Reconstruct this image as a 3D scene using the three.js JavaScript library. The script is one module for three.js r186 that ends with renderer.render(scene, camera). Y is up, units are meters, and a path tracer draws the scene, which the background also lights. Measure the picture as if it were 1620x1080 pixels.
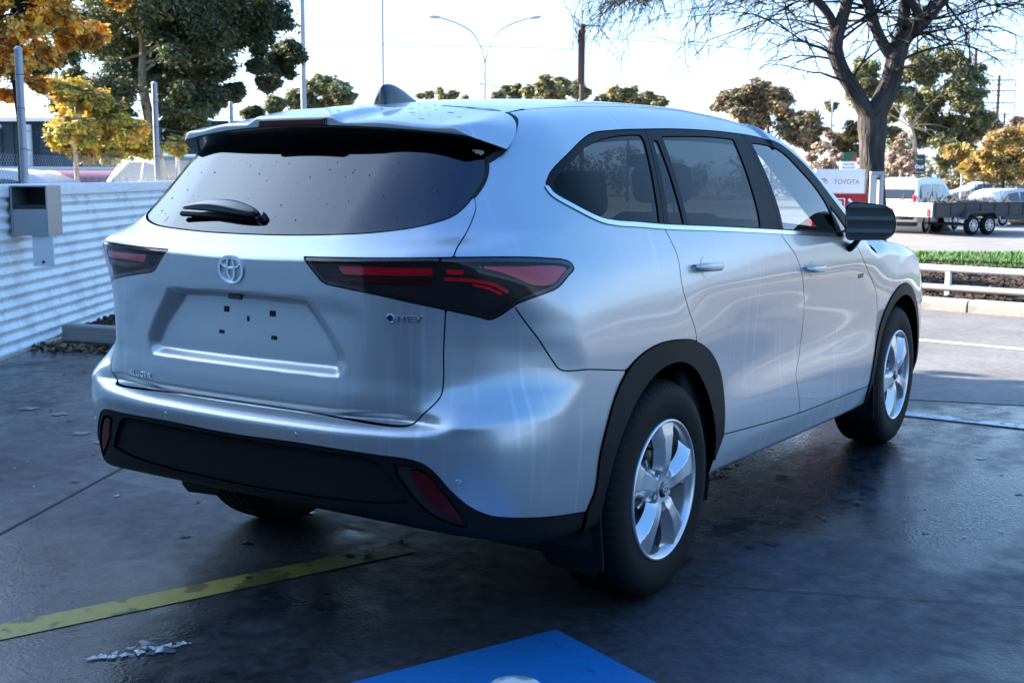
import * as THREE from 'three';
import { mergeGeometries, mergeVertices, toCreasedNormals } from 'three/addons/utils/BufferGeometryUtils.js';
import { RoundedBoxGeometry } from 'three/addons/geometries/RoundedBoxGeometry.js';
import { TextGeometry } from 'three/addons/geometries/TextGeometry.js';
import { FontLoader } from 'three/addons/loaders/FontLoader.js';

// ---------------------------------------------------------------- camera, sky, sun, exposure
const scene = new THREE.Scene();
const camera = new THREE.PerspectiveCamera(31.75, 1620 / 1080, 0.05, 3000);
camera.rotation.order = 'YXZ';
camera.position.set(2.659, 1.428, 3.607);
camera.rotation.set(-0.138, 0.574, 0.004);
camera.focus = 4.6; camera.userData.fStop = 7.1;
const renderer = new THREE.WebGLRenderer({ antialias: true });
renderer.setSize(1024, 682);
renderer.toneMapping = THREE.LinearToneMapping;
renderer.toneMappingExposure = 1.0;
renderer.shadowMap.enabled = true;
const clamp = (v, a, b) => v < a ? a : v > b ? b : v;
const lerp = (a, b, t) => a + (b - a) * t;
const sstep = (a, b, v) => { const t = clamp((v - a) / (b - a), 0, 1); return t * t * (3 - 2 * t); };
const SUN = new THREE.Vector3(-.90, .407, .155).normalize();
renderer.toneMappingExposure = 5.4;
{
  const w = 512, h = 256, a = new Float32Array(w * h * 4), d = new THREE.Vector3();
  const hor = [.245, .335, .44], low = [.115, .215, .36], mid = [.040, .118, .275], zen = [.013, .062, .22];
  for (let j = 0; j < h; j++) for (let i = 0; i < w; i++) {
    const el = ((j + .5) / h - .5) * Math.PI, az = ((i + .5) / w - .5) * Math.PI * 2;
    d.set(Math.cos(el) * Math.cos(az), Math.sin(el), Math.cos(el) * Math.sin(az));
    const e = max0(el) / (Math.PI / 2), c = d.dot(SUN), o = (j * w + i) * 4;
    const t1 = sstep(0, .16, e), t2 = sstep(.08, .50, e), t3 = sstep(.35, 1, e);
    const glow = 0.8 * Math.exp((c - 1) * 9) + .10 * Math.exp((c - 1) * 2.2);
    for (let k = 0; k < 3; k++) {
      let v = lerp(lerp(lerp(hor[k], low[k], t1), mid[k], t2), zen[k], t3);
      v += glow * [.82, .97, 1.12][k];
      if (el < 0) v *= lerp(1, .35, sstep(0, -.25, el));
      a[o + k] = v;
    }
    a[o + 3] = 1;
  }
  const sky = new THREE.DataTexture(a, w, h, THREE.RGBAFormat, THREE.FloatType);
  sky.mapping = THREE.EquirectangularReflectionMapping; sky.magFilter = sky.minFilter = THREE.LinearFilter; sky.needsUpdate = true;
  scene.background = sky; scene.environment = sky;
}
const sun = new THREE.DirectionalLight(new THREE.Color(1, .89, .74), 4.6);
sun.target.position.set(0, 0, -6); sun.position.copy(SUN).multiplyScalar(60).add(sun.target.position); sun.castShadow = true; sun.shadow.radius = 1;
sun.shadow.mapSize.set(4096, 4096); Object.assign(sun.shadow.camera, { left: -45, right: 45, top: 45, bottom: -45, near: 1, far: 160 });
scene.add(sun, sun.target); sun.name = 'sun';
function max0(v) { return v > 0 ? v : 0; }
// ---------------------------------------------------------------- car body: master surface
// car frame = world frame: x to the car's right, y up, z to the rear, rear axle at z = 0, front axle at z = -2.85
function pchip(pts) {                       // monotone cubic through [x, y] pairs
  const n = pts.length, X = pts.map(p => p[0]), Y = pts.map(p => p[1]), h = [], d = [], m = new Array(n);
  for (let i = 0; i < n - 1; i++) { h[i] = X[i + 1] - X[i]; d[i] = (Y[i + 1] - Y[i]) / h[i]; }
  m[0] = d[0]; m[n - 1] = d[n - 2];
  for (let i = 1; i < n - 1; i++) {
    if (d[i - 1] * d[i] <= 0) m[i] = 0;
    else { const w1 = 2 * h[i] + h[i - 1], w2 = h[i] + 2 * h[i - 1]; m[i] = (w1 + w2) / (w1 / d[i - 1] + w2 / d[i]); }
  }
  return v => {
    if (v <= X[0]) return Y[0] + m[0] * (v - X[0]);
    if (v >= X[n - 1]) return Y[n - 1] + m[n - 1] * (v - X[n - 1]);
    let i = 0; while (v > X[i + 1]) i++;
    const t = (v - X[i]) / h[i], t2 = t * t, t3 = t2 * t;
    return Y[i] * (2 * t3 - 3 * t2 + 1) + m[i] * h[i] * (t3 - 2 * t2 + t) + Y[i + 1] * (3 * t2 - 2 * t3) + m[i + 1] * h[i] * (t3 - t2);
  };
}
// dense table read with a uniform cubic B-spline: smooth first and second derivatives
class Field {
  constructor(a0, a1, da, b0, b1, db, fn) {
    this.a0 = a0; this.b0 = b0; this.ia = 1 / da; this.ib = 1 / db;
    this.na = Math.round((a1 - a0) / da) + 1; this.nb = Math.round((b1 - b0) / db) + 1;
    this.g = new Float64Array(this.na * this.nb);
    for (let i = 0; i < this.na; i++) for (let j = 0; j < this.nb; j++) this.g[i * this.nb + j] = fn(a0 + i * da, b0 + j * db);
  }
  at(a, b) {
    let u = (a - this.a0) * this.ia, v = (b - this.b0) * this.ib;
    u = clamp(u, 1, this.na - 3.0001); v = clamp(v, 1, this.nb - 3.0001);
    const i = u | 0, j = v | 0, s = u - i, t = v - j, nb = this.nb, g = this.g;
    const s2 = s * s, s3 = s2 * s, t2 = t * t, t3 = t2 * t;
    const p0 = (1 - 3 * s + 3 * s2 - s3) / 6, p1 = (4 - 6 * s2 + 3 * s3) / 6, p2 = (1 + 3 * s + 3 * s2 - 3 * s3) / 6, p3 = s3 / 6;
    const q0 = (1 - 3 * t + 3 * t2 - t3) / 6, q1 = (4 - 6 * t2 + 3 * t3) / 6, q2 = (1 + 3 * t + 3 * t2 - 3 * t3) / 6, q3 = t3 / 6;
    let o = (i - 1) * nb + j - 1;
    let r = p0 * (q0 * g[o] + q1 * g[o + 1] + q2 * g[o + 2] + q3 * g[o + 3]); o += nb;
    r += p1 * (q0 * g[o] + q1 * g[o + 1] + q2 * g[o + 2] + q3 * g[o + 3]); o += nb;
    r += p2 * (q0 * g[o] + q1 * g[o + 1] + q2 * g[o + 2] + q3 * g[o + 3]); o += nb;
    return r + p3 * (q0 * g[o] + q1 * g[o + 1] + q2 * g[o + 2] + q3 * g[o + 3]);
  }
}
// side half-width: stations along z, each a list over the same heights
const sideY = [.20, .32, .42, .54, .70, .88, 1.02, 1.12, 1.24, 1.40, 1.57, 1.75];
const sideSt = [
  [1.20, [.74, .78, .81, .83, .84, .84, .83, .79, .70, .60, .50, .40]],
  [.85, [.84, .87, .895, .912, .925, .925, .912, .872, .765, .645, .52, .41]],
  [.60, [.89, .915, .935, .948, .957, .957, .948, .923, .85, .742, .615, .505]],
  [.30, [.90, .925, .942, .955, .962, .962, .955, .94, .895, .81, .70, .58]],
  [0, [.90, .925, .942, .955, .962, .962, .955, .942, .905, .823, .715, .59]],
  [-.35, [.89, .918, .936, .944, .942, .948, .95, .941, .908, .83, .725, .60]],
  [-.70, [.88, .912, .933, .938, .927, .936, .945, .938, .91, .835, .732, .605]],
  [-1.10, [.88, .912, .933, .936, .921, .931, .942, .937, .911, .84, .738, .61]],
  [-1.60, [.88, .912, .933, .936, .922, .932, .942, .937, .914, .852, .758, .63]],
  [-2.10, [.885, .916, .937, .941, .926, .937, .946, .938, .91, .838, .735, .60]],
  [-2.50, [.89, .92, .942, .95, .947, .95, .946, .932, .90, .82, .71, .58]],
  [-2.85, [.89, .922, .945, .957, .96, .958, .944, .918, .87, .79, .68, .56]],
  [-3.30, [.87, .905, .928, .934, .936, .92, .89, .86, .81, .72, .62, .50]],
  [-3.90, [.66, .71, .74, .76, .77, .76, .72, .67, .61, .54, .45, .35]],
].reverse();
const sideFns = sideSt.map(([, w]) => pchip(sideY.map((y, i) => [y, w[i]])));
const sideF = new Field(-4.1, 1.3, .03, .1, 1.9, .015, (z, y) => pchip(sideSt.map(([s], i) => [s, sideFns[i](y)]))(z));
// rear face: profiles over height at stations across the car
const rearSt = [
  [0, [[.20, .80], [.30, .985], [.36, 1.035], [.45, 1.058], [.58, 1.07], [.655, 1.082], [.68, 1.0875], [.696, 1.089], [.708, 1.083], [.720, 1.060], [.731, 1.026], [.762, 1.042], [.80, 1.043], [.90, 1.044], [1.0, 1.046], [1.10, 1.050], [1.172, 1.054], [1.19, 1.046], [1.245, .992], [1.30, .945], [1.45, .808], [1.60, .672], [1.75, .54]]],
  [.35, [[.20, .79], [.30, .972], [.36, 1.022], [.45, 1.045], [.58, 1.058], [.655, 1.068], [.68, 1.0735], [.696, 1.075], [.708, 1.069], [.720, 1.046], [.731, 1.013], [.762, 1.03], [.80, 1.031], [.90, 1.032], [1.0, 1.033], [1.10, 1.037], [1.178, 1.04], [1.196, 1.032], [1.25, .972], [1.30, .926], [1.45, .786], [1.60, .648], [1.75, .515]]],
  [.60, [[.20, .75], [.30, .93], [.36, .98], [.45, 1.005], [.58, 1.02], [.66, 1.03], [.68, 1.033], [.70, 1.034], [.712, 1.026], [.724, 1.002], [.736, .972], [.768, .986], [.82, .985], [.90, .985], [1.0, .988], [1.10, .993], [1.188, .996], [1.206, .987], [1.26, .89], [1.30, .84], [1.45, .694], [1.60, .552], [1.75, .415]]],
  [.75, [[.20, .70], [.30, .88], [.36, .932], [.45, .957], [.58, .974], [.66, .98], [.72, .978], [.76, .953], [.80, .91], [.84, .882], [.88, .872], [.94, .868], [1.0, .874], [1.10, .90], [1.195, .926], [1.213, .912], [1.27, .77], [1.30, .723], [1.45, .568], [1.60, .425], [1.75, .29]]],
  [.87, [[.20, .63], [.30, .81], [.36, .87], [.45, .90], [.58, .92], [.66, .925], [.74, .905], [.79, .845], [.84, .79], [.89, .762], [.94, .752], [1.0, .758], [1.10, .79], [1.20, .828], [1.22, .815], [1.27, .65], [1.30, .60], [1.45, .44], [1.60, .29], [1.75, .15]]],
  [1.02, [[.20, .5], [.30, .68], [.36, .74], [.45, .77], [.58, .80], [.66, .81], [.74, .78], [.79, .73], [.84, .67], [.89, .65], [.94, .645], [1.0, .65], [1.10, .665], [1.20, .68], [1.22, .67], [1.27, .50], [1.30, .45], [1.45, .29], [1.60, .14], [1.75, 0]]],
];
const rearFns = rearSt.map(([, p]) => pchip(p));
const recessSide = [[.300, 1.10], [.300, 1.066], [.373, .984], [.420, .912], [.425, .89], [.418, .866], [.400, .846], [.39, .80]];
function plDist(pl, x, y) {                  // distance to an open polyline
  let m = 1e9;
  for (let i = 0; i + 1 < pl.length; i++) {
    const [ax, ay] = pl[i], dx = pl[i + 1][0] - ax, dy = pl[i + 1][1] - ay;
    const t = clamp(((x - ax) * dx + (y - ay) * dy) / (dx * dx + dy * dy), 0, 1);
    const d = (x - ax - dx * t) ** 2 + (y - ay - dy * t) ** 2; if (d < m) m = d;
  }
  return Math.sqrt(m);
}
const recessX = pchip(recessSide.map(([x, y]) => [y, x]).reverse().filter((p, i, a) => !i || p[0] > a[i - 1][0]));
function rearBase(x, y) {
  const X = Math.abs(x);
  let z = pchip([[-.35, rearFns[1](y)], ...rearSt.map(([s], i) => [s, rearFns[i](y)])])(X);
  if (y > .80 && y < 1.12 && X < .75) {      // number-plate recess and the crease that runs down beside it
    const inside = X < recessX(y) ? plDist(recessSide, X, y) : 0;
    const top = 1.074 - .024 * X * X * 9 * .3 - y, bot = y - .847;
    if (inside > 0 && top > 0 && bot > 0) z -= (.030 + .012 * sstep(.9, 1.07, y)) * Math.min(sstep(0, .014, top), sstep(0, .05, inside), sstep(0, .03, bot));
    const h = ((.451 - X) * .757 + (1.097 - y) * .653);
    if (h > 0) z -= .075 * Math.min(h, .07) * sstep(1.10, 1.02, y) * sstep(.80, .86, y);
  }
  return z;
}
const rearF = new Field(-.03, 1.06, .01, .1, 1.9, .006, rearBase);
// top: roof, windscreen and bonnet in one line
const topLine = pchip([[-4.1, .72], [-3.85, .90], [-3.70, .985], [-3.45, 1.06], [-3.0, 1.125], [-2.6, 1.16], [-2.42, 1.18], [-2.32, 1.225], [-2.0, 1.43], [-1.75, 1.582], [-1.6, 1.648], [-1.4, 1.695], [-1.1, 1.715], [-.8, 1.725], [-.5, 1.722], [-.1, 1.705], [.25, 1.675], [.55, 1.638], [.9, 1.58]]);
const crownLine = pchip([[-4, .08], [-3.2, .06], [-2.6, .06], [-2.3, .11], [-2, .12], [-1.5, .10], [-1, .09], [.9, .10]]);
const topF = new Field(-4.1, 1.3, .03, -.02, 1.06, .05, (z, x) => topLine(z) - crownLine(z) * x * x * (1 + .3 * x * x));
const smax = (a, b, k) => { const h = Math.max(k - Math.abs(a - b), 0) / k; return Math.max(a, b) + h * h * k * .25; };
const botLine = pchip([[-4, .26], [-3.4, .27], [-2.2, .272], [-.9, .305], [-.4, .322], [.4, .345], [.7, .362], [.9, .405], [1.05, .455], [1.3, .53]]);
function bodyD(x, y, z) {
  const X = Math.sqrt(x * x + 1e-6);
  const fs = (X - sideF.at(z, y)) * .93;
  let f = fs;
  if (z > .1) {
    const fr = (z - rearF.at(X, y)) * (y > 1.2 ? .78 : .95);
    const k = .095 + .065 * sstep(.98, .82, y) + .04 * sstep(1.21, 1.28, y);
    f = smax(fs, fr, k);
  }
  if (z < -3.0) {
    const ff = -(z + 3.87 - .22 * X * X - .10 * Math.max(0, y - .7)) * .9;
    f = smax(f, ff, .14);
  }
  if (y > .75) { const ft = (y - topF.at(z, X)) * (z < -1.35 && z > -2.3 ? .85 : .97); f = smax(f, ft, z < -1.4 ? .06 : .11); }
  if (y < .6) f = smax(f, botLine(z) - y, .03);
  return f;
}
// unwrapped chart of one half of the car: u runs from the tailgate's middle round the corner to the nose
const CH = { xc: .55, zc: .62, r: .36 };
const UC = CH.xc + CH.r * Math.PI / 2;
function chartU(x, z) {
  const X = Math.abs(x);
  if (z <= CH.zc) return UC + (CH.zc - z);
  if (X <= CH.xc) return X;
  return CH.xc + CH.r * Math.atan2(X - CH.xc, z - CH.zc);
}
// naive surface nets on a non-uniform grid, vertices pulled onto the surface
function axis(parts) { const a = [parts[0][0]]; for (const [p, q, d] of parts) { const n = Math.max(1, Math.round((q - p) / d)); for (let i = 1; i <= n; i++) a.push(p + (q - p) * i / n); } return a; }
function surfaceNet(D, ax, ay, az, lip = 1.7) {
  const nx = ax.length - 1, ny = ay.length - 1, nz = az.length - 1, B = 8;
  const pos = [], cell = new Map(), quads = [];
  const key = (i, j, k) => (i * (ny + 1) + j) * (nz + 1) + k;
  const V = new Float64Array((B + 1) ** 3);
  const eX = [[0, 1], [2, 3], [4, 5], [6, 7], [0, 2], [1, 3], [4, 6], [5, 7], [0, 4], [1, 5], [2, 6], [3, 7]];
  for (let bi = 0; bi < nx; bi += B) for (let bj = 0; bj < ny; bj += B) for (let bk = 0; bk < nz; bk += B) {
    const i1 = Math.min(bi + B, nx), j1 = Math.min(bj + B, ny), k1 = Math.min(bk + B, nz);
    const cx = (ax[bi] + ax[i1]) / 2, cy = (ay[bj] + ay[j1]) / 2, cz = (az[bk] + az[k1]) / 2;
    const rad = Math.hypot(ax[i1] - ax[bi], ay[j1] - ay[bj], az[k1] - az[bk]) / 2;
    if (Math.abs(D(cx, cy, cz)) > rad * lip) continue;
    const mx = i1 - bi, my = j1 - bj, mz = k1 - bk, sj = mz + 1, si = (my + 1) * sj;
    for (let i = 0; i <= mx; i++) for (let j = 0; j <= my; j++) for (let k = 0; k <= mz; k++) V[i * si + j * sj + k] = D(ax[bi + i], ay[bj + j], az[bk + k]);
    for (let i = 0; i < mx; i++) for (let j = 0; j < my; j++) for (let k = 0; k < mz; k++) {
      const o = i * si + j * sj + k;
      const c = [V[o], V[o + 1], V[o + sj], V[o + sj + 1], V[o + si], V[o + si + 1], V[o + si + sj], V[o + si + sj + 1]];
      let m = 0; for (let q = 0; q < 8; q++) if (c[q] < 0) m |= 1 << q;
      if (m === 0 || m === 255) continue;
      let n = 0, px = 0, py = 0, pz = 0;
      for (const [a, b] of eX) {
        if ((c[a] < 0) === (c[b] < 0)) continue;
        const t = c[a] / (c[a] - c[b]);
        px += lerp((a >> 2) & 1, (b >> 2) & 1, t); py += lerp((a >> 1) & 1, (b >> 1) & 1, t); pz += lerp(a & 1, b & 1, t); n++;
      }
      const I = bi + i, J = bj + j, K = bk + k;
      cell.set(key(I, J, K), pos.length / 3);
      pos.push(lerp(ax[I], ax[I + 1], px / n), lerp(ay[J], ay[J + 1], py / n), lerp(az[K], az[K + 1], pz / n));
      if ((c[0] < 0) !== (c[4] < 0)) quads.push([I, J, K, 0, c[0] < 0]);
      if ((c[0] < 0) !== (c[2] < 0)) quads.push([I, J, K, 1, c[0] < 0]);
      if ((c[0] < 0) !== (c[1] < 0)) quads.push([I, J, K, 2, c[0] < 0]);
    }
  }
  const idx = [];
  for (const [I, J, K, a, s] of quads) {
    let q;
    if (a === 0) q = [key(I, J - 1, K - 1), key(I, J, K - 1), key(I, J, K), key(I, J - 1, K)];
    else if (a === 1) q = [key(I - 1, J, K - 1), key(I - 1, J, K), key(I, J, K), key(I, J, K - 1)];
    else q = [key(I - 1, J - 1, K), key(I, J - 1, K), key(I, J, K), key(I - 1, J, K)];
    const v = q.map(h => cell.get(h));
    if (v.some(h => h === undefined)) continue;
    if (s) idx.push(v[0], v[1], v[2], v[0], v[2], v[3]); else idx.push(v[0], v[2], v[1], v[0], v[3], v[2]);
  }
  const P = new Float32Array(pos), N = new Float32Array(pos.length), e = 2e-4;
  for (let i = 0; i < P.length; i += 3) {
    let x = pos[i], y = pos[i + 1], z = pos[i + 2], gx, gy, gz;
    for (let it = 0; it < 3; it++) {
      const d = D(x, y, z);
      gx = (D(x + e, y, z) - D(x - e, y, z)) / (2 * e); gy = (D(x, y + e, z) - D(x, y - e, z)) / (2 * e); gz = (D(x, y, z + e) - D(x, y, z - e)) / (2 * e);
      const g2 = gx * gx + gy * gy + gz * gz + 1e-9;
      if (it === 2) break;
      const s = clamp(d / g2, -.01, .01);
      x -= gx * s; y -= gy * s; z -= gz * s;
    }
    const l = Math.hypot(gx, gy, gz) || 1;
    P[i] = x; P[i + 1] = y; P[i + 2] = z; N[i] = gx / l; N[i + 1] = gy / l; N[i + 2] = gz / l;
  }
  return { P, N, idx };
}
// panel outlines on the unwrapped chart: [u, height] in metres
const CV = {
  glassBot: [[0.336, 1.255], [0.459, 1.263], [0.541, 1.274], [0.657, 1.295], [0.726, 1.313], [0.827, 1.357]],
  tgUpper: [[0.827, 1.357], [1.006, 1.421], [1.176, 1.498], [1.25, 1.551], [1.303, 1.588]],
  tgMid: [[0.85, 1.366], [0.853, 1.339], [0.811, 1.292], [0.754, 1.231], [0.744, 1.206]],
  lamp: [[0.284, 1.191], [0.509, 1.195], [0.714, 1.201], [0.816, 1.2], [1.135, 1.185], [1.166, 1.175], [1.169, 1.16], [1.123, 1.138], [1.062, 1.109], [0.986, 1.088], [0.931, 1.069], [0.883, 1.036], [0.853, 1.026], [0.818, 1.034], [0.71, 1.058], [0.563, 1.089], [0.367, 1.118], [0.341, 1.133]],
  split: [[0.709, 1.199], [0.699, 1.17], [0.698, 1.109], [0.712, 1.058]],
  tgLow: [[0.719, 1.056], [0.711, 0.944], [0.71, 0.843], [0.704, 0.812], [0.66, 0.764], [0.627, 0.733], [0.606, 0.727], [0.266, 0.73], [0.05, 0.737], [0.003, 0.738]],
  bumpQ: [[0.929, 1.058], [1.002, 0.966], [1.046, 0.899], [1.067, 0.874], [1.169, 0.863], [1.403, 0.829]],
  cladTop: [[0.053, 0.649], [0.299, 0.652], [0.55, 0.644], [0.631, 0.64], [0.671, 0.628], [0.698, 0.606], [0.745, 0.548], [0.792, 0.505], [0.84, 0.48], [0.891, 0.469], [1.205, 0.422]],
  sideBlack: [[1.244, 1.403], [1.286, 1.437], [1.41, 1.496], [1.611, 1.561], [1.775, 1.578], [2.013, 1.59], [2.302, 1.6], [2.744, 1.602], [3.049, 1.59], [3.224, 1.565], [3.334, 1.514], [3.463, 1.429], [3.595, 1.317], [3.726, 1.224]],
  belt: [[1.24, 1.384], [1.243, 1.369], [1.309, 1.327], [1.397, 1.289], [1.48, 1.279], [1.781, 1.257], [2.23, 1.233], [2.797, 1.203], [3.388, 1.17], [3.519, 1.165], [3.745, 1.182]],
  qglass: [[1.27, 1.402], [1.306, 1.427], [1.554, 1.524], [1.707, 1.553], [1.97, 1.571], [1.954, 1.542], [1.77, 1.272], [1.49, 1.29], [1.406, 1.3], [1.316, 1.336], [1.264, 1.374]],
  ventglass: [[2.011, 1.557], [2.061, 1.558], [1.946, 1.262], [1.826, 1.266]],
  rglass: [[2.122, 1.571], [2.457, 1.579], [2.765, 1.577], [2.623, 1.222], [1.977, 1.257]],
  fglass: [[2.919, 1.566], [3.132, 1.555], [3.214, 1.526], [3.3, 1.464], [3.426, 1.367], [3.494, 1.276], [3.51, 1.182], [2.851, 1.208]],
  gapCwin: [[2.017, 1.593], [1.781, 1.245]],
  gapBwin: [[2.891, 1.588], [2.818, 1.202]],
  gapRR: [[1.785, 1.251], [1.821, 1.159], [1.825, 1.064], [1.873, 0.974], [1.929, 0.903], [1.958, 0.844]],
  gapB: [[2.812, 1.205], [2.85, 1.168], [2.966, 1.097], [3.047, 1], [3.115, 0.852], [3.094, 0.67], [3.035, 0.589], [3.07, 0.493], [3.103, 0.413]],
  gapF: [[3.698, 1.146], [3.926, 1], [4.147, 0.812], [4.156, 0.603], [4.168, 0.377]],
  doorBot: [[2.243, 0.471], [2.543, 0.447], [2.9, 0.422], [3.096, 0.411], [3.572, 0.395], [4.132, 0.383]],
  sillBot: [[2.183, 0.329], [2.667, 0.311], [3.396, 0.293], [3.946, 0.277]],
  archR: [[1.211, 0.429], [1.24, 0.478], [1.257, 0.604], [1.336, 0.759], [1.415, 0.829], [1.487, 0.86], [1.631, 0.885], [1.834, 0.877], [1.951, 0.856], [2.09, 0.801], [2.2, 0.711], [2.233, 0.629], [2.243, 0.471]],
  archRi: [[1.544, 0.787], [1.691, 0.813], [1.885, 0.8], [2.048, 0.751], [2.16, 0.64]],
  archF: [[4.134, 0.392], [4.165, 0.612], [4.263, 0.721], [4.403, 0.834], [4.631, 0.866]],
  reflHousing: [[0.564, 0.629], [0.631, 0.628], [0.675, 0.615], [0.726, 0.552], [0.769, 0.488], [0.788, 0.444], [0.694, 0.473], [0.646, 0.512], [0.587, 0.585]],
  refl: [[0.625, 0.611], [0.675, 0.606], [0.716, 0.552], [0.773, 0.465], [0.715, 0.488], [0.657, 0.536]],
  bumpLow: [[0.803, 0.427], [0.962, 0.413], [1.212, 0.369]],
  recess: [[0.002, 1.073], [0.295, 1.067], [0.368, 0.983], [0.418, 0.908], [0.417, 0.869], [0.402, 0.85], [0.244, 0.846], [0.017, 0.848], [0.018, 0.849]],
  diag: [[0.451, 1.097], [0.569, 0.965], [0.67, 0.841]],
  fold: [[0.24, 0.764], [0.666, 0.77]],
};
// ---------------------------------------------------------------- cutting panels out of the master surface
function spline(pts, step = .012) {         // centripetal Catmull-Rom, sampled
  if (pts.length < 3) return pts.slice();
  const c = new THREE.CatmullRomCurve3(pts.map(p => new THREE.Vector3(p[0], p[1], 0)), false, 'centripetal');
  const n = Math.max(2, Math.ceil(c.getLength() / step));
  return c.getPoints(n).map(p => [p.x, p.y]);
}
const rev = a => a.slice().reverse();
function inPoly(poly, x, y) {
  let c = false;
  for (let i = 0, j = poly.length - 1; i < poly.length; j = i++) {
    const [xi, yi] = poly[i], [xj, yj] = poly[j];
    if ((yi > y) !== (yj > y) && x < (xj - xi) * (y - yi) / (yj - yi) + xi) c = !c;
  }
  return c;
}
function polySD(poly) {                      // signed distance, positive inside
  let x0 = 1e9, x1 = -1e9, y0 = 1e9, y1 = -1e9; for (const [x, y] of poly) { x0 = Math.min(x0, x); x1 = Math.max(x1, x); y0 = Math.min(y0, y); y1 = Math.max(y1, y); }
  const closed = [...poly, poly[0]];
  return (x, y) => {
    const b = Math.max(x0 - x, x - x1, y0 - y, y - y1);
    if (b > .06) return -b;
    const d = plDist(closed, x, y); return inPoly(poly, x, y) ? d : -d;
  };
}
class Net {
  constructor(n) {
    Object.assign(this, n); const m = this.P.length / 3; this.n = m;
    this.U = new Float32Array(m); for (let i = 0; i < m; i++) this.U[i] = chartU(this.P[3 * i], this.P[3 * i + 2]);
  }
  // keep where fn(x, y, z, u, nx, ny, nz) > 0; opt: offset along the normal, flange depth, uv
  cut(fn, opt = {}) {
    const { P, N, U, idx } = this, off = opt.offset || 0, depth = opt.depth ?? .012;
    const d = new Float32Array(this.n);
    for (let i = 0; i < this.n; i++) d[i] = fn(P[3 * i], P[3 * i + 1], P[3 * i + 2], U[i], N[3 * i], N[3 * i + 1], N[3 * i + 2]);
    const pos = [], nor = [], tri = [], map = new Map(), emap = new Map(), rim = [];
    const put = (x, y, z, a, b, c) => { const l = Math.hypot(a, b, c) || 1; a /= l; b /= l; c /= l; pos.push(x + a * off, y + b * off, z + c * off); nor.push(a, b, c); return pos.length / 3 - 1; };
    const vert = i => { let v = map.get(i); if (v === undefined) { v = put(P[3 * i], P[3 * i + 1], P[3 * i + 2], N[3 * i], N[3 * i + 1], N[3 * i + 2]); map.set(i, v); } return v; };
    const mid = (i, j) => {
      const k = i < j ? i * this.n + j : j * this.n + i; let v = emap.get(k);
      if (v === undefined) {
        const t = d[i] / (d[i] - d[j]), q = o => lerp(P[3 * i + o], P[3 * j + o], t), m = o => lerp(N[3 * i + o], N[3 * j + o], t);
        v = put(q(0), q(1), q(2), m(0), m(1), m(2)); emap.set(k, v);
      }
      return v;
    };
    for (let t = 0; t < idx.length; t += 3) {
      const a = idx[t], b = idx[t + 1], c = idx[t + 2], pa = d[a] > 0, pb = d[b] > 0, pc = d[c] > 0, s = pa + pb + pc;
      if (!s) continue;
      if (s === 3) { tri.push(vert(a), vert(b), vert(c)); continue; }
      const q = pa !== pb && pa !== pc ? [a, b, c] : pb !== pa && pb !== pc ? [b, c, a] : [c, a, b];   // q[0] is the odd one
      const e1 = mid(q[0], q[1]), e2 = mid(q[0], q[2]);
      if (s === 1) { tri.push(vert(q[0]), e1, e2); rim.push([e1, e2]); }
      else { tri.push(e1, vert(q[1]), vert(q[2]), e1, vert(q[2]), e2); rim.push([e2, e1]); }
    }
    if (depth > 0) {
      const m = new Map(), low = i => { let v = m.get(i); if (v === undefined) { v = pos.length / 3; pos.push(pos[3 * i] - nor[3 * i] * depth, pos[3 * i + 1] - nor[3 * i + 1] * depth, pos[3 * i + 2] - nor[3 * i + 2] * depth); nor.push(0, 0, 0); m.set(i, v); } return v; };
      const top = new Map(), dup = i => { let v = top.get(i); if (v === undefined) { v = pos.length / 3; pos.push(pos[3 * i], pos[3 * i + 1], pos[3 * i + 2]); nor.push(0, 0, 0); top.set(i, v); } return v; };
      for (const [a, b] of rim) {
        const c = low(a), e = low(b), A = dup(a), B = dup(b);
        // wall normal: along the edge x surface normal
        const ex = pos[3 * b] - pos[3 * a], ey = pos[3 * b + 1] - pos[3 * a + 1], ez = pos[3 * b + 2] - pos[3 * a + 2];
        const n0 = nor[3 * a], n1 = nor[3 * a + 1], n2 = nor[3 * a + 2];
        const w = [ey * n2 - ez * n1, ez * n0 - ex * n2, ex * n1 - ey * n0];
        for (const v of [A, B, c, e]) { nor[3 * v] -= w[0]; nor[3 * v + 1] -= w[1]; nor[3 * v + 2] -= w[2]; }
        tri.push(A, c, B, B, c, e);
      }
      for (const mm of [m, top]) for (const v of mm.values()) { const l = Math.hypot(nor[3 * v], nor[3 * v + 1], nor[3 * v + 2]) || 1; nor[3 * v] /= l; nor[3 * v + 1] /= l; nor[3 * v + 2] /= l; }
    }
    const g = new THREE.BufferGeometry(), np = pos.length / 3;
    g.setAttribute('position', new THREE.Float32BufferAttribute(pos, 3)); g.setAttribute('normal', new THREE.Float32BufferAttribute(nor, 3));
    const uv = new Float32Array(np * 2); for (let i = 0; i < np; i++) { uv[2 * i] = chartU(pos[3 * i], pos[3 * i + 2]); uv[2 * i + 1] = pos[3 * i + 1]; }
    g.setAttribute('uv', new THREE.BufferAttribute(uv, 2)); g.setIndex(tri);
    return g;
  }
}
const min = Math.min, max = Math.max;
const GAP = .0022;
const lampPoly = [...spline([[.284, 1.192], [.5, 1.196], [.714, 1.2015], [.816, 1.2015], [1.0, 1.196], [1.135, 1.186]]), ...spline(CV.lamp.slice(4, 11)).slice(1), ...spline(CV.lamp.slice(10, 14)).slice(1), ...spline(CV.lamp.slice(13, 17)).slice(1), [.348, 1.126]];
const lampSD = polySD(lampPoly);
const splitX = pchip([[1.03, .722], [1.058, .712], [1.109, .699], [1.17, .699], [1.2, .709], [1.25, .722]]);
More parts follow.
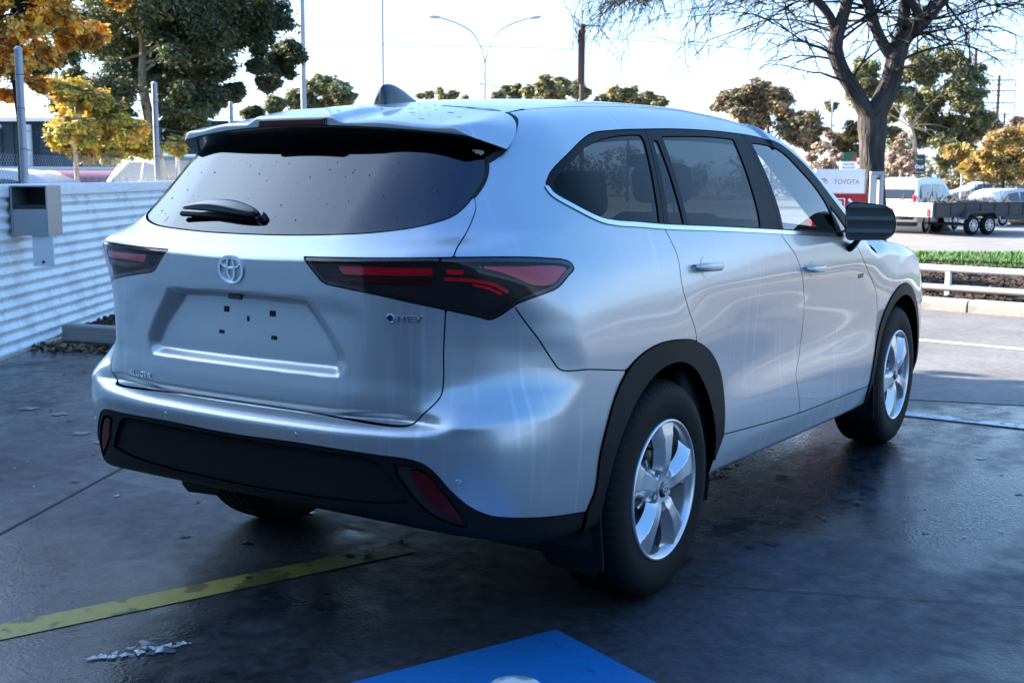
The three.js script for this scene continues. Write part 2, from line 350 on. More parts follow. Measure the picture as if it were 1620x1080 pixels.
const glassBot = [[-.06, 1.2475], [0, 1.2475], [.17, 1.249], ...CV.glassBot];
const tgLow = rev([...CV.tgLow.slice(0, 7), [.266, .7345], [.05, .7385], [-.06, .739]]);
const tgMid = rev(CV.tgMid);
const tailgateSD = polySD([...spline(tgLow), [.735, 1.13], ...spline(tgMid), ...spline(rev(glassBot))]);
const rearGlassSD = polySD([...spline(glassBot), ...spline([[.827, 1.357], [1.006, 1.421], [1.176, 1.498]]).slice(1), [1.22, 1.56], [-.06, 1.575]]);
const archOuter = spline([[1.199, .29], [1.205, .36], ...CV.archR.slice(0, 12), [2.243, .471]]);
const archInner = [];
for (let i = 0; i <= 60; i++) { const a = lerp(-24, 196, i / 60) * Math.PI / 180; archInner.push([UC + CH.zc - Math.cos(a) * .437, .372 + Math.sin(a) * .437]); }
archInner.reverse();                          // from the car's rear to its front, u growing
const archRearSD = polySD([...archOuter, [2.19, .40], [2.15, .28], ...rev(archInner.filter(p => p[1] > .3))]);
const UF = UC + CH.zc + 2.85;
const archFOut = [], archFIn = [];
for (let i = 0; i <= 60; i++) { const a = lerp(0, 180, i / 60) * Math.PI / 180; archFOut.push([UF - Math.cos(a) * (.475 - .015 * Math.sin(a)), .392 + Math.sin(a) * .475]); archFIn.push([UF - Math.cos(a) * .432, .372 + Math.sin(a) * .432]); }
const archFrontSD = polySD([[UF - .468, .27], ...archFOut, [UF + .475, .30], [UF + .425, .30], ...rev(archFIn), [UF - .40, .27]]);
const hubSD = (z, y) => min(Math.hypot(z, y - .372), Math.hypot(z + 2.85, y - .372));
const belt = spline([[1.238, 1.388], [1.243, 1.369], [1.309, 1.327], [1.397, 1.291], [1.48, 1.278], [1.60, 1.270], [1.781, 1.257], [2.23, 1.234], [2.797, 1.203], [3.388, 1.169], [3.53, 1.163], [3.66, 1.165], [3.76, 1.185]]);
const sideTop = spline(CV.sideBlack);         // upper edge of the black window surround
const dlo = [...rev(sideTop), ...belt];
const dloSD = polySD(dlo);                    // daylight opening: all side glass with its surround
const gapC = y => lerp(2.012, 1.783, clamp((1.586 - y) / (1.586 - 1.25), -.1, 1));
const gapBw = y => lerp(2.891, 2.812, clamp((1.588 - y) / (1.588 - 1.202), -.2, 1));
const gapRR = spline(CV.gapRR), gapB = spline(CV.gapB), gapF = spline([[3.70, 1.166], [3.75, 1.13], [3.93, 1.0], [4.12, .86], [4.165, .76]]);
const doorBot = spline(CV.doorBot);
const bumpQ = spline(CV.bumpQ);
const cladTop = spline([[-.06, .6495], ...CV.cladTop]);
const roofX = pchip([[-2.3, .70], [-1.7, .625], [-1.2, .602], [-.5, .59], [0, .58], [.28, .565], [.6, .55]]);
// silver side frame: quarter panel, D-pillar, cant rail and A-pillar in one
const quarterSD = polySD([[.735, 1.13], ...spline(tgMid), ...spline([[.85, 1.366], [1.006, 1.421], [1.176, 1.498], [1.25, 1.551], [1.303, 1.588], [1.345, 1.62]]), [1.36, 1.80], [3.2, 1.85], [4.02, 1.30], [4.02, 1.19], [3.775, 1.178], ...sideTop.slice().reverse(), ...belt.filter(p => p[0] < 1.79), ...gapRR.slice(1), ...rev(archOuter.filter(p => p[1] > .84 && p[0] < 1.955)).filter(p => p[0] > 1.405), ...rev(bumpQ), [.90, 1.05], [.73, 1.05]]);
const rearDoorSD = polySD([...belt.filter(p => p[0] > 1.785 && p[0] < 2.81), ...gapB, ...rev(doorBot.filter(p => p[0] < 3.09)), ...rev(archOuter.filter(p => p[0] > 1.96 && p[1] > .48)), ...rev(gapRR)]);
const frontDoorSD = polySD([...belt.filter(p => p[0] > 2.815), ...gapF, ...archFOut.slice(0, 18).reverse(), ...rev(doorBot.filter(p => p[0] > 3.11 && p[0] < UF - .475)), ...rev(gapB)]);
const bumperSD = polySD([...spline(tgLow), [.735, 1.1], [.92, 1.08], ...bumpQ, ...rev(archOuter.filter(p => p[0] < 1.41 && p[1] > .425)), ...rev(cladTop)]);
const lowerSD = polySD([...cladTop, [1.196, .29], [-.06, .25]]);
const sillSD = polySD([...doorBot, [UF - .475, .35], [UF - .47, .22], [2.13, .22], [2.185, .40]]);
const fenderSD = polySD([[3.79, 1.172], [4.05, 1.18], [4.06, 1.5], [5.15, 1.5], [5.18, .70], [UF + .476, .40], ...rev(archFOut), ...rev(gapF)].filter((p, i, a) => true));
const bonnetOK = (x, z, ny) => min(.80 - Math.abs(x), z + 3.66 - .12 * x * x, -2.40 - z, ny - .35);
const glassPolys = {
  quarter: spline([...CV.qglass.slice(0, 4), [1.85, 1.566], [1.955, 1.5695]]).concat([[1.952, 1.545], [1.768, 1.276]], spline([[1.768, 1.2715], [1.6, 1.283], [1.49, 1.291], [1.406, 1.3025], [1.316, 1.341], [1.268, 1.38], [1.27, 1.402]])),
  vent: [[2.022, 1.552], [2.058, 1.552], [1.944, 1.262], [1.832, 1.268]],
  rear: [...spline([[2.112, 1.569], [2.3, 1.575], [2.457, 1.5785], [2.62, 1.579], [2.762, 1.576]]), [2.622, 1.228], [1.975, 1.2605]],
  front: [...spline([[2.925, 1.564], [3.03, 1.562], [3.132, 1.551], [3.214, 1.522], [3.3, 1.46], [3.426, 1.362], [3.485, 1.283], [3.515, 1.18]]), [2.86, 1.213]],
  sail: [[3.50, 1.31], [3.525, 1.285], [3.665, 1.195], [3.67, 1.183], [3.545, 1.178]],
};
const glassSD = {}; for (const k in glassPolys) glassSD[k] = polySD(glassPolys[k]);
const anyGlass = (u, y) => max(glassSD.quarter(u, y), glassSD.vent(u, y), glassSD.rear(u, y), glassSD.front(u, y), glassSD.sail(u, y));
const screenSD = (x, z, ny) => min(lerp(.555, .72, clamp((-1.66 - z) / .7, 0, 1)) - Math.abs(x), -1.665 - z - .05 * x * x, z + 2.36 - .1 * x * x + .0, ny - .2);
// ---------------------------------------------------------------- the silver SUV
const M = {};
const hash2 = (i, j) => { const s = Math.sin(i * 127.1 + j * 311.7) * 43758.5453; return s - Math.floor(s); };
const vnz = (x, y, px, py) => { const xi = Math.floor(x), yi = Math.floor(y), fx = x - xi, fy = y - yi, u = fx * fx * (3 - 2 * fx), v = fy * fy * (3 - 2 * fy), g = (a, b) => hash2(((a % px) + px) % px, ((b % py) + py) % py); return lerp(lerp(g(xi, yi), g(xi + 1, yi), u), lerp(g(xi, yi + 1), g(xi + 1, yi + 1), u), v); };
// paint with dried rain runs: thin vertical streaks and faint spotting
const paintTex = (() => { const n = 1024, d = new Uint8Array(n * n * 4); for (let j = 0; j < n; j++) for (let i = 0; i < n; i++) { const u = i / n, v = j / n, a = vnz(u * 90, v * 5, 90, 5), b = vnz(u * 150, v * 9, 150, 9), c = vnz(u * 6, v * 6, 6, 6), s = sstep(.70, .92, a) * sstep(.3, .7, c) + .6 * sstep(.75, .95, b) * sstep(.35, .7, c), k = (.935 + .065 * min2(1, s)) * 255, o = (j * n + i) * 4; d[o] = d[o + 1] = d[o + 2] = k; d[o + 3] = 255; } const t = new THREE.DataTexture(d, n, n); t.wrapS = t.wrapT = THREE.RepeatWrapping; t.magFilter = THREE.LinearFilter; t.minFilter = THREE.LinearMipmapLinearFilter; t.generateMipmaps = true; t.colorSpace = THREE.SRGBColorSpace; t.repeat.set(1 / 1.9, 1 / 1.9); t.needsUpdate = true; return t; })();
function min2(a, b) { return a < b ? a : b; }
M.paint = new THREE.MeshPhysicalMaterial({ color: new THREE.Color().setRGB(.55, .58, .605), metalness: .68, roughness: .36, clearcoat: .7, clearcoatRoughness: .06, map: paintTex });
M.black = new THREE.MeshPhysicalMaterial({ color: new THREE.Color().setRGB(.006, .006, .007), roughness: .55, specularIntensity: .35 });
M.gloss = new THREE.MeshPhysicalMaterial({ color: new THREE.Color().setRGB(.012, .012, .014), roughness: .25, clearcoat: .6, clearcoatRoughness: .08 });
M.inner = new THREE.MeshStandardMaterial({ color: new THREE.Color().setRGB(.012, .012, .013), roughness: .9, side: THREE.DoubleSide });
M.chrome = new THREE.MeshStandardMaterial({ color: new THREE.Color().setRGB(.80, .80, .82), metalness: 1, roughness: .12 });
M.privacy = new THREE.MeshPhysicalMaterial({ color: new THREE.Color().setRGB(.07, .085, .095), transmission: 1, thickness: 0, roughness: .0, ior: 1.72 });
M.sidePrivacy = new THREE.MeshPhysicalMaterial({ color: new THREE.Color().setRGB(.055, .068, .08), transmission: 1, thickness: 0, roughness: .0, ior: 1.22 });
M.clear = new THREE.MeshPhysicalMaterial({ color: new THREE.Color().setRGB(.90, .95, .94), transmission: 1, thickness: 0, roughness: 0, ior: 2.2 });
M.redDark = new THREE.MeshPhysicalMaterial({ color: new THREE.Color().setRGB(.065, .003, .004), roughness: .3, specularIntensity: .6 });
M.red = new THREE.MeshPhysicalMaterial({ color: new THREE.Color().setRGB(.62, .003, .016), roughness: .15, clearcoat: 1, clearcoatRoughness: .02 });
M.redBright = new THREE.MeshPhysicalMaterial({ color: new THREE.Color().setRGB(.85, .006, .012), roughness: .15, clearcoat: 1 });
M.lens = new THREE.MeshPhysicalMaterial({ color: new THREE.Color().setRGB(.86, .76, .77), transmission: 1, thickness: 0, roughness: 0, ior: 1.38 });
M.reflector = new THREE.MeshStandardMaterial({ color: new THREE.Color().setRGB(.6, .62, .66), metalness: .6, roughness: .3 });
M.alloy = new THREE.MeshPhysicalMaterial({ color: new THREE.Color().setRGB(.62, .63, .65), metalness: .75, roughness: .3, clearcoat: .8, clearcoatRoughness: .05 });
M.tyre = new THREE.MeshPhysicalMaterial({ color: new THREE.Color().setRGB(.0045, .0045, .005), roughness: .7, specularIntensity: .45 });
M.steel = new THREE.MeshStandardMaterial({ color: new THREE.Color().setRGB(.22, .21, .2), metalness: .8, roughness: .5 });
M.trim = new THREE.MeshStandardMaterial({ color: new THREE.Color().setRGB(.03, .03, .032), roughness: .8 });
const car = new THREE.Group(); car.name = 'silver_suv'; scene.add(car);
car.userData = { label: 'large wet silver SUV parked with its rear to the viewer', category: 'car' };
function part(name, geo, mat, parent = car, label) { const m = new THREE.Mesh(geo, mat); m.name = name; m.castShadow = m.receiveShadow = true; if (label) m.userData.label = label; parent.add(m); return m; }
const net = new Net(surfaceNet(bodyD, axis([[-1.02, 1.02, .0085]]), axis([[.2, 1.8, .0075]]), axis([[-3.95, -2.6, .026], [-2.6, .4, .014], [.4, 1.14, .0065]])));
const dloG = GAP;
const S = {
  tailgate: (x, y, z, u) => z < .3 ? -1 : min(tailgateSD(u, y) - GAP, -lampSD(u, y) - GAP),
  rearGlass: (x, y, z, u) => z < .2 ? -1 : rearGlassSD(u, y) - .004,
};
part('tailgate', net.cut(S.tailgate), M.paint);
part('rear_window', net.cut(S.rearGlass, { offset: -.004, depth: .006 }), M.privacy);
part('rear_bumper', net.cut((x, y, z, u) => z < .2 ? -1 : min(bumperSD(u, y) - GAP, -lampSD(u, y) - GAP), {}), M.paint);
const centralSD = polySD([[-.06, .638], ...spline([[.50, .635], [.545, .622], [.585, .575], [.625, .512]]), [.55, .499], [.3, .490], [-.06, .487]]);
const reflHouseSD = polySD([...spline([[.588, .624], [.631, .621], [.672, .609], [.724, .548], [.766, .486], [.783, .448]]), ...spline([[.765, .446], [.694, .473], [.646, .515], [.595, .585]])]);
const reflSD = polySD([...spline([[.628, .608], [.671, .600], [.716, .548], [.768, .466]]), ...spline([[.755, .468], [.71, .492], [.662, .536]])]);
part('lower_bumper_trim', net.cut((x, y, z, u, nx, ny) => z < .2 || Math.abs(x) < .3 && z < .6 ? -1 : min(lowerSD(u, y) - .001, y - .28, -centralSD(u, y), -reflHouseSD(u, y)), { offset: -.002, depth: .016 }), M.black);
part('lower_bumper_panel', net.cut((x, y, z, u) => z < .2 ? -1 : centralSD(u, y) + .004, { offset: -.014, depth: 0 }), M.black);
for (const s of [1, -1]) {
  const ho = part('reflector_housing', net.cut((x, y, z, u) => z < .2 || x * s < 0 ? -1 : reflHouseSD(u, y) + .003, { offset: -.016, depth: 0 }), M.black);
  part('reflector', net.cut((x, y, z, u) => z < .2 || x * s < 0 ? -1 : reflSD(u, y), { offset: -.007, depth: .01 }), M.redDark, ho);
}
for (const s of [1, -1]) {
  const on = f => (x, y, z, u, a, b, c) => x * s < 0.02 ? -1 : f(x, y, z, u, a, b, c);
  const top = (x, z) => Math.abs(x) - roofX(z);
  part('quarter_panel', net.cut(on((x, y, z, u, nx, ny, nz) => y < .7 ? -1 : min(quarterSD(u, y) - GAP, y > 1.3 ? max(top(x, z), z > .3 && y < 1.5 ? 1 : -9) - GAP : 1, -lampSD(u, y) - GAP, y > 1.1 && z < -1.5 ? -screenSD(x, z, ny) - .004 : 1))), M.paint);
  part('rear_door', net.cut(on((x, y, z, u) => rearDoorSD(u, y) - GAP)), M.paint);
  part('front_door', net.cut(on((x, y, z, u) => frontDoorSD(u, y) - GAP)), M.paint);
  part('front_fender', net.cut(on((x, y, z, u, nx, ny) => z > -1.8 ? -1 : min(fenderSD(u, y) - GAP, z < -2.3 && y > .75 ? -bonnetOK(x, z, ny) - GAP : 1, -screenSD(x, z, ny) - .01, ny > .4 ? min(2.39 + z > 0 ? -1 : 1, 1) : 1, z + 3.62))), M.paint);
  part('sill', net.cut(on((x, y, z, u) => Math.abs(x) < .78 ? -1 : sillSD(u, y) - GAP)), M.paint);
  part('wheel_arch_trim', net.cut(on((x, y, z, u) => Math.abs(x) < .7 ? -1 : archRearSD(u, y) - .001), { offset: .006, depth: .03 }), M.black);
  part('wheel_arch_trim', net.cut(on((x, y, z, u) => Math.abs(x) < .6 ? -1 : archFrontSD(u, y) - .001), { offset: .006, depth: .03 }), M.black);
  const frame = (f) => net.cut(on((x, y, z, u) => Math.abs(x) < .6 ? -1 : min(dloSD(u, y) - .001, -anyGlass(u, y), f(u, y) - .0016)), { offset: -.001 });
  part('window_surround', frame((u, y) => gapC(y) - u), M.black);
  part('window_surround', frame((u, y) => min(u - gapC(y), gapBw(y) - u)), M.black);
  part('window_surround', frame((u, y) => u - gapBw(y)), M.black);
  for (const k in glassPolys) part(k === 'quarter' ? 'quarter_window' : k === 'sail' || k === 'vent' ? 'window_corner_pane' : 'door_window', net.cut(on((x, y, z, u) => Math.abs(x) < .6 ? -1 : glassSD[k](u, y) - .0005), { offset: -.005, depth: .004 }), k === 'front' || k === 'sail' ? M.clear : M.sidePrivacy);
  part('chrome_strip', net.cut(on((x, y, z, u) => Math.abs(x) < .6 || y < 1.1 || y > 1.45 ? -1 : .0075 - plDist(belt, u, y)), { offset: .004, depth: .006 }), M.chrome);
}
part('roof', net.cut((x, y, z, u, nx, ny) => y < 1.3 ? -1 : min(roofX(z) - Math.abs(x) - GAP, .29 - z, z + 1.655 + .05 * x * x, ny - .2)), M.paint);
part('windscreen', net.cut((x, y, z, u, nx, ny) => y < 1.1 ? -1 : screenSD(x, z, ny)), M.clear);
part('bonnet', net.cut((x, y, z, u, nx, ny) => y < .7 ? -1 : bonnetOK(x, z, ny) - GAP), M.paint);
part('front_bumper', net.cut((x, y, z, u, nx, ny) => z > -3.1 ? -1 : min(z > -3.63 ? .40 - y + max(0, -3.33 - z) * 3 : 1, max(-bonnetOK(x, z, ny) - GAP, .75 - y), u - UF - .478)), M.paint);
// dark inner shell behind the panel gaps, open at the windows and wheels
part('inner_shell', net.cut((x, y, z, u, nx, ny) => min(dloSD(u, y) > -.02 && Math.abs(x) > .55 && z < .6 ? -anyGlass(u, y) - .006 : 1, z > .2 ? -(rearGlassSD(u, y) - .02) : 1, z < -1.6 && y > 1.1 ? -screenSD(x, z, ny) + .03 : 1, hubSD(z, y) - .455, Math.abs(x) < .75 && y < .4 ? -1 : 1), { offset: -.014, depth: 0 }), M.inner);
// ---- tail lamps: lens on the surface, coloured pieces and reflectors beneath it
const bandSD = (pl, w) => (u, y) => w - plDist(pl, u, y);
const lampBits = {
  inner: [['light_bar', polySD([[.40, 1.170], [.685, 1.172], [.685, 1.150], [.42, 1.147]]), M.red], ['light_bar', polySD([[.345, 1.142], [.68, 1.138], [.68, 1.124], [.385, 1.128]]), M.redDark], ['clear_reflector', polySD([[.48, 1.116], [.565, 1.115], [.575, 1.100], [.53, 1.107]]), M.reflector], ['clear_reflector', polySD([[.585, 1.115], [.668, 1.114], [.675, 1.082], [.61, 1.094]]), M.reflector]],
  outer: [['light_bar', polySD(spline([[.80, 1.180], [.95, 1.178], [1.12, 1.172], [1.147, 1.163], [1.11, 1.140], [1.04, 1.120], [.98, 1.124], [.93, 1.146], [.87, 1.166], [.80, 1.178]], .01)), M.red], ['indicator_light', polySD([[.722, 1.168], [.772, 1.166], [.772, 1.152], [.722, 1.153]]), M.redBright], ['light_line', bandSD(spline([[.72, 1.139], [.80, 1.135], [.86, 1.124], [.905, 1.103]]), .0055), M.redBright], ['light_line', bandSD(spline([[.80, 1.122], [.85, 1.112], [.885, 1.096]]), .0045), M.redBright], ['clear_reflector', polySD([[.728, 1.113], [.79, 1.112], [.865, 1.088], [.88, 1.066], [.855, 1.052], [.79, 1.062], [.735, 1.074]]), M.reflector]],
};
for (const s of [1, -1]) for (const k of ['inner', 'outer']) {
  const side = (u, y) => (k === 'inner' ? splitX(y) - u : u - splitX(y)) - .0025;
  const on = f => (x, y, z, u) => x * s < .1 || z < .45 ? -1 : f(u, y);
  const l = part('tail_lamp', net.cut(on((u, y) => min(lampSD(u, y) - .001, side(u, y))), { offset: 0, depth: .004 }), M.lens);
  part('lamp_housing', net.cut(on((u, y) => min(lampSD(u, y) + .002, side(u, y) + .003)), { offset: -.022, depth: 0 }), M.gloss, l);
  part('lamp_bezel', net.cut(on((u, y) => min(lampSD(u, y) - .001, side(u, y), .011 - lampSD(u, y))), { offset: -.0025, depth: 0 }), M.gloss, l);
  for (const [n, f, m] of lampBits[k]) part(n, net.cut(on((u, y) => min(f(u, y), side(u, y) - .004)), { offset: n === 'clear_reflector' ? -.016 : -.010, depth: .006 }), m, l);
}
// ---- roof spoiler with the high brake light
const spZ = x => .776 - .28 * x * x;
function spTop(X, z) {
  const t = clamp((z - .29) / (spZ(X) - .29), 0, 1.1);
  const hump = .019 * (1 - sstep(.15, .21, X)) * sstep(.25, .7, t), edge = 1.590 - .018 * sstep(.30, .52, X);
  return lerp(topF.at(.29, X) + .002, edge, t) + hump + .012 * t * (1 - t);
}
const spUnder = z => 1.549 + .36 * (z - .70);
function spoilerD(x, y, z) {
  const X = Math.sqrt(x * x + 1e-6);
  let f = smax((y - spTop(X, z)) * .96, (X - sideF.at(min(z, .74), y)) * .93, lerp(.11, .022, sstep(.38, .62, z)));
  f = smax(f, z - spZ(X), .012);
  f = smax(f, spUnder(z) - y, .008);
  return f;
}
const spEdge = (x, y, z, u) => min(z - .294 + max(0, Math.abs(x) - roofX(z)) * 3, Math.abs(x) > roofX(z) - .004 ? -quarterSD(u, y) - .0095 : 1);
const spNet = new Net(surfaceNet(spoilerD, axis([[-.72, .72, .007]]), axis([[1.40, 1.72, .0045]]), axis([[.24, .80, .007]])));
const spoiler = part('roof_spoiler', spNet.cut((x, y, z, u, nx, ny) => min(y - spUnder(z) - .003, spEdge(x, y, z, u)), { depth: .010 }), M.paint);
part('spoiler_underside', spNet.cut((x, y, z, u) => min(spUnder(z) + .003 - y, spEdge(x, y, z, u)), { depth: 0 }), M.gloss, spoiler);
{
  const g = new RoundedBoxGeometry(.272, .021, .016, 2, .004); g.rotateX(-.12); g.translate(0, 1.5865, .7725);
  const h = new RoundedBoxGeometry(.285, .027, .012, 2, .004); h.rotateX(-.12); h.translate(0, 1.5865, .7715);
  const bl = part('brake_light', h, M.gloss, spoiler); part('brake_lens', g, M.redDark, bl);
}
const sealLine = spline([[.843, 1.362], [1.006, 1.421], [1.176, 1.498], [1.25, 1.551], [1.303, 1.588], [1.345, 1.62], [1.352, 1.66]]);
for (const s of [1, -1]) part('tailgate_seal', net.cut((x, y, z, u) => x * s < .3 || y < 1.36 || y > 1.66 ? -1 : .0075 - plDist(sealLine, u + .003, y), { offset: .0003, depth: 0 }), M.inner);
// ---- things set on the surface
function frameAt(p) {                        // matrix with z out of the body, y up along it
  const e = 1e-3, n = new THREE.Vector3(bodyD(p[0] + e, p[1], p[2]) - bodyD(p[0] - e, p[1], p[2]), bodyD(p[0], p[1] + e, p[2]) - bodyD(p[0], p[1] - e, p[2]), bodyD(p[0], p[1], p[2] + e) - bodyD(p[0], p[1], p[2] - e)).normalize();
  const r = new THREE.Vector3(0, 1, 0).cross(n).normalize(), u = n.clone().cross(r);
  return new THREE.Matrix4().makeBasis(r, u, n).setPosition(...p);
}
function drop(p, dir) { const q = p.slice(); for (let i = 0; i < 60; i++) { const d = bodyD(...q); for (let k = 0; k < 3; k++) q[k] -= dir[k] * d; } return q; }
const rearPt = (x, y) => drop([x, y, rearF.at(Math.abs(x), y)], [0, 0, 1]);
const sidePt = (z, y, s = 1) => drop([s * sideF.at(z, y), y, z], [s, 0, 0]);
const ell = (a, b, w, t, cx = 0, cy = 0) => {
  const sh = new THREE.Shape(), h = new THREE.Path(); sh.absellipse(cx, cy, a, b, 0, Math.PI * 2); h.absellipse(cx, cy, a - w, b - w * .8, 0, Math.PI * 2); sh.holes.push(h);
  return new THREE.ExtrudeGeometry(sh, { depth: t, bevelEnabled: true, bevelSize: .0008, bevelThickness: .0012, bevelSegments: 2, curveSegments: 40 });
};
function emblemGeo(k = 1) {
  const g = mergeGeometries([ell(.0515, .0435, .007, .004), ell(.0175, .0385, .0062, .0035, 0, .002), ell(.040, .0175, .0062, .0035, 0, .019)]);
  g.scale(k, k, 1); return g;
}
{
  const e = part('emblem', emblemGeo(), M.chrome); e.applyMatrix4(frameAt(rearPt(.006, 1.145)));
  const font = await new FontLoader().loadAsync('fonts/droid/droid_sans_bold.typeface.json');
  const word = (t, h, sx, d = .002) => { const g = new TextGeometry(t, { font, size: h, depth: d, bevelEnabled: true, bevelSize: .0004, bevelThickness: .0004, curveSegments: 4 }); g.computeBoundingBox(); const b = g.boundingBox; g.translate(-(b.min.x + b.max.x) / 2, -(b.min.y + b.max.y) / 2, 0); g.scale(sx, 1, 1); return g; };
  const k = part('badge_lettering', word('KLUGER', .0195, 1.32), M.chrome); k.applyMatrix4(frameAt(rearPt(-.462, .779)).multiply(new THREE.Matrix4().makeTranslation(0, 0, .0015)));
  const hv = word('HEV', .0165, 1.75); hv.translate(.018, 0, 0);
  const h = part('badge_lettering', hv, M.chrome); h.applyMatrix4(frameAt(rearPt(.608, 1.030)));
  const dot = new THREE.CylinderGeometry(.0105, .0115, .003, 24); dot.rotateX(Math.PI / 2); dot.translate(-.041, 0, .0015);
  const d = part('badge_roundel', dot, new THREE.MeshPhysicalMaterial({ color: 0x12345e, roughness: .2, clearcoat: 1 })); d.applyMatrix4(frameAt(rearPt(.608, 1.030)));
  const ring = ell(.0115, .0115, .0018, .003, -.041, 0); part('roundel_ring', ring, M.chrome, d).applyMatrix4(new THREE.Matrix4());
  for (const s of [1, -1]) { const b = part('badge_lettering', word('HEV', .02, 1.5), M.gloss); b.applyMatrix4(frameAt(sidePt(-2.13, .955, s))); }
  globalThis.__font = font;
  // sensors, plate holes
  for (const [x, y] of [[-.277, .676], [.277, .676], [.772, .582], [-.772, .582]]) {
    const g = new THREE.LatheGeometry([[0, .0025], [.007, .0025], [.0085, .001], [.0088, -.002], [.0105, -.002], [.0112, .0006], [.0118, 0]].map(p => new THREE.Vector2(...p)), 24); g.rotateX(Math.PI / 2);
    part('parking_sensor', g, M.paint).applyMatrix4(frameAt(rearPt(x, y)));
  }
  for (const [x, y, w, hh] of [[-.072, 1.016, .023, .018], [.120, 1.014, .024, .018], [.021, .992, .010, .017], [-.091, .945, .023, .012], [.129, .942, .023, .013]]) {
    const g = new RoundedBoxGeometry(w, hh, .006, 2, min(w, hh) * .3); part('plate_mount_hole', g, M.inner).applyMatrix4(frameAt(rearPt(x, y)));
  }
  { const g = new RoundedBoxGeometry(.05, .018, .03, 2, .004); part('reversing_camera', g, M.gloss).applyMatrix4(frameAt(rearPt(-.01, 1.066))); }
}
// ---- rear wiper
{
  const a = rearPt(.03, 1.297), b = rearPt(-.325, 1.310), pts = [];
  const nrm = new THREE.Vector3(0, .67, .74);
  for (let i = 0; i <= 20; i++) { const t = i / 20, x = lerp(a[0], b[0], t), y = lerp(a[1], b[1], t) + .010 * Math.sin(Math.PI * t), p = rearPt(x, y); pts.push({ p, t }); }
  const pos = [], idx = [];
  for (const { p, t } of pts) {
    const w = .007 + .020 * Math.sin(Math.PI * Math.pow(t, .8)) ** .8 * (1 - .25 * t), th = .012 + .022 * Math.sin(Math.PI * min(1, t * .9 + .12)), c = [p[0], p[1] + nrm.y * .012, p[2] + nrm.z * .012];
    for (let k = 0; k < 10; k++) { const q = k / 10 * Math.PI * 2, cu = Math.cos(q) * w, cn = Math.sin(q) * th * .5 + th * .35; pos.push(c[0], c[1] + cu * .74 + cn * nrm.y, c[2] - cu * .67 + cn * nrm.z); }
  }
  for (let i = 0; i < 20; i++) for (let k = 0; k < 10; k++) { const A = i * 10 + k, B = i * 10 + (k + 1) % 10; idx.push(A, B, A + 10, B, B + 10, A + 10); }
  for (let k = 1; k < 9; k++) { idx.push(0, k + 1, k); idx.push(200, 200 + k, 200 + k + 1); }
  const g = new THREE.BufferGeometry(); g.setAttribute('position', new THREE.Float32BufferAttribute(pos, 3)); g.setIndex(idx); g.computeVertexNormals();
  const w = part('rear_wiper', g, M.gloss);
  const bl = new THREE.BoxGeometry(.33, .012, .012); const m = part('wiper_blade', bl, M.tyre, w); m.position.set(-.16, 1.297, rearPt(-.16, 1.297)[2] + .004); m.rotation.set(-.7, 0, -.03);
  const pv = new THREE.CylinderGeometry(.016, .02, .03, 24); const c = part('wiper_pivot', pv, M.gloss, w); c.position.set(...a); c.rotation.x = .83;
}
// ---- shark-fin aerial
{
  const sec = (z, w, h) => ({ z, w, h });
  const prof = [sec(.345, .026, .0), sec(.338, .031, .035), sec(.331, .032, .060), sec(.318, .032, .0685), sec(.30, .031, .070), sec(.275, .030, .068), sec(.25, .028, .062), sec(.215, .025, .048), sec(.18, .020, .030), sec(.15, .014, .014), sec(.12, .004, .0)];
  const pos = [], idx = [], K = 13;
  for (const { z, w, h } of prof) { const y0 = topF.at(z, 0) - .003; for (let k = 0; k < K; k++) { const t = k / (K - 1), a = Math.PI * t; pos.push(-Math.cos(a) * w * (1 - .62 * Math.sin(a)) , y0 + Math.sin(a) ** .8 * h, z); } }
  for (let i = 0; i < prof.length - 1; i++) for (let k = 0; k < K - 1; k++) { const A = i * K + k; idx.push(A, A + 1, A + K, A + 1, A + K + 1, A + K); }
  const g = new THREE.BufferGeometry(); g.setAttribute('position', new THREE.Float32BufferAttribute(pos, 3)); g.setIndex(idx); g.computeVertexNormals();
  part('roof_aerial', g, M.gloss);
}
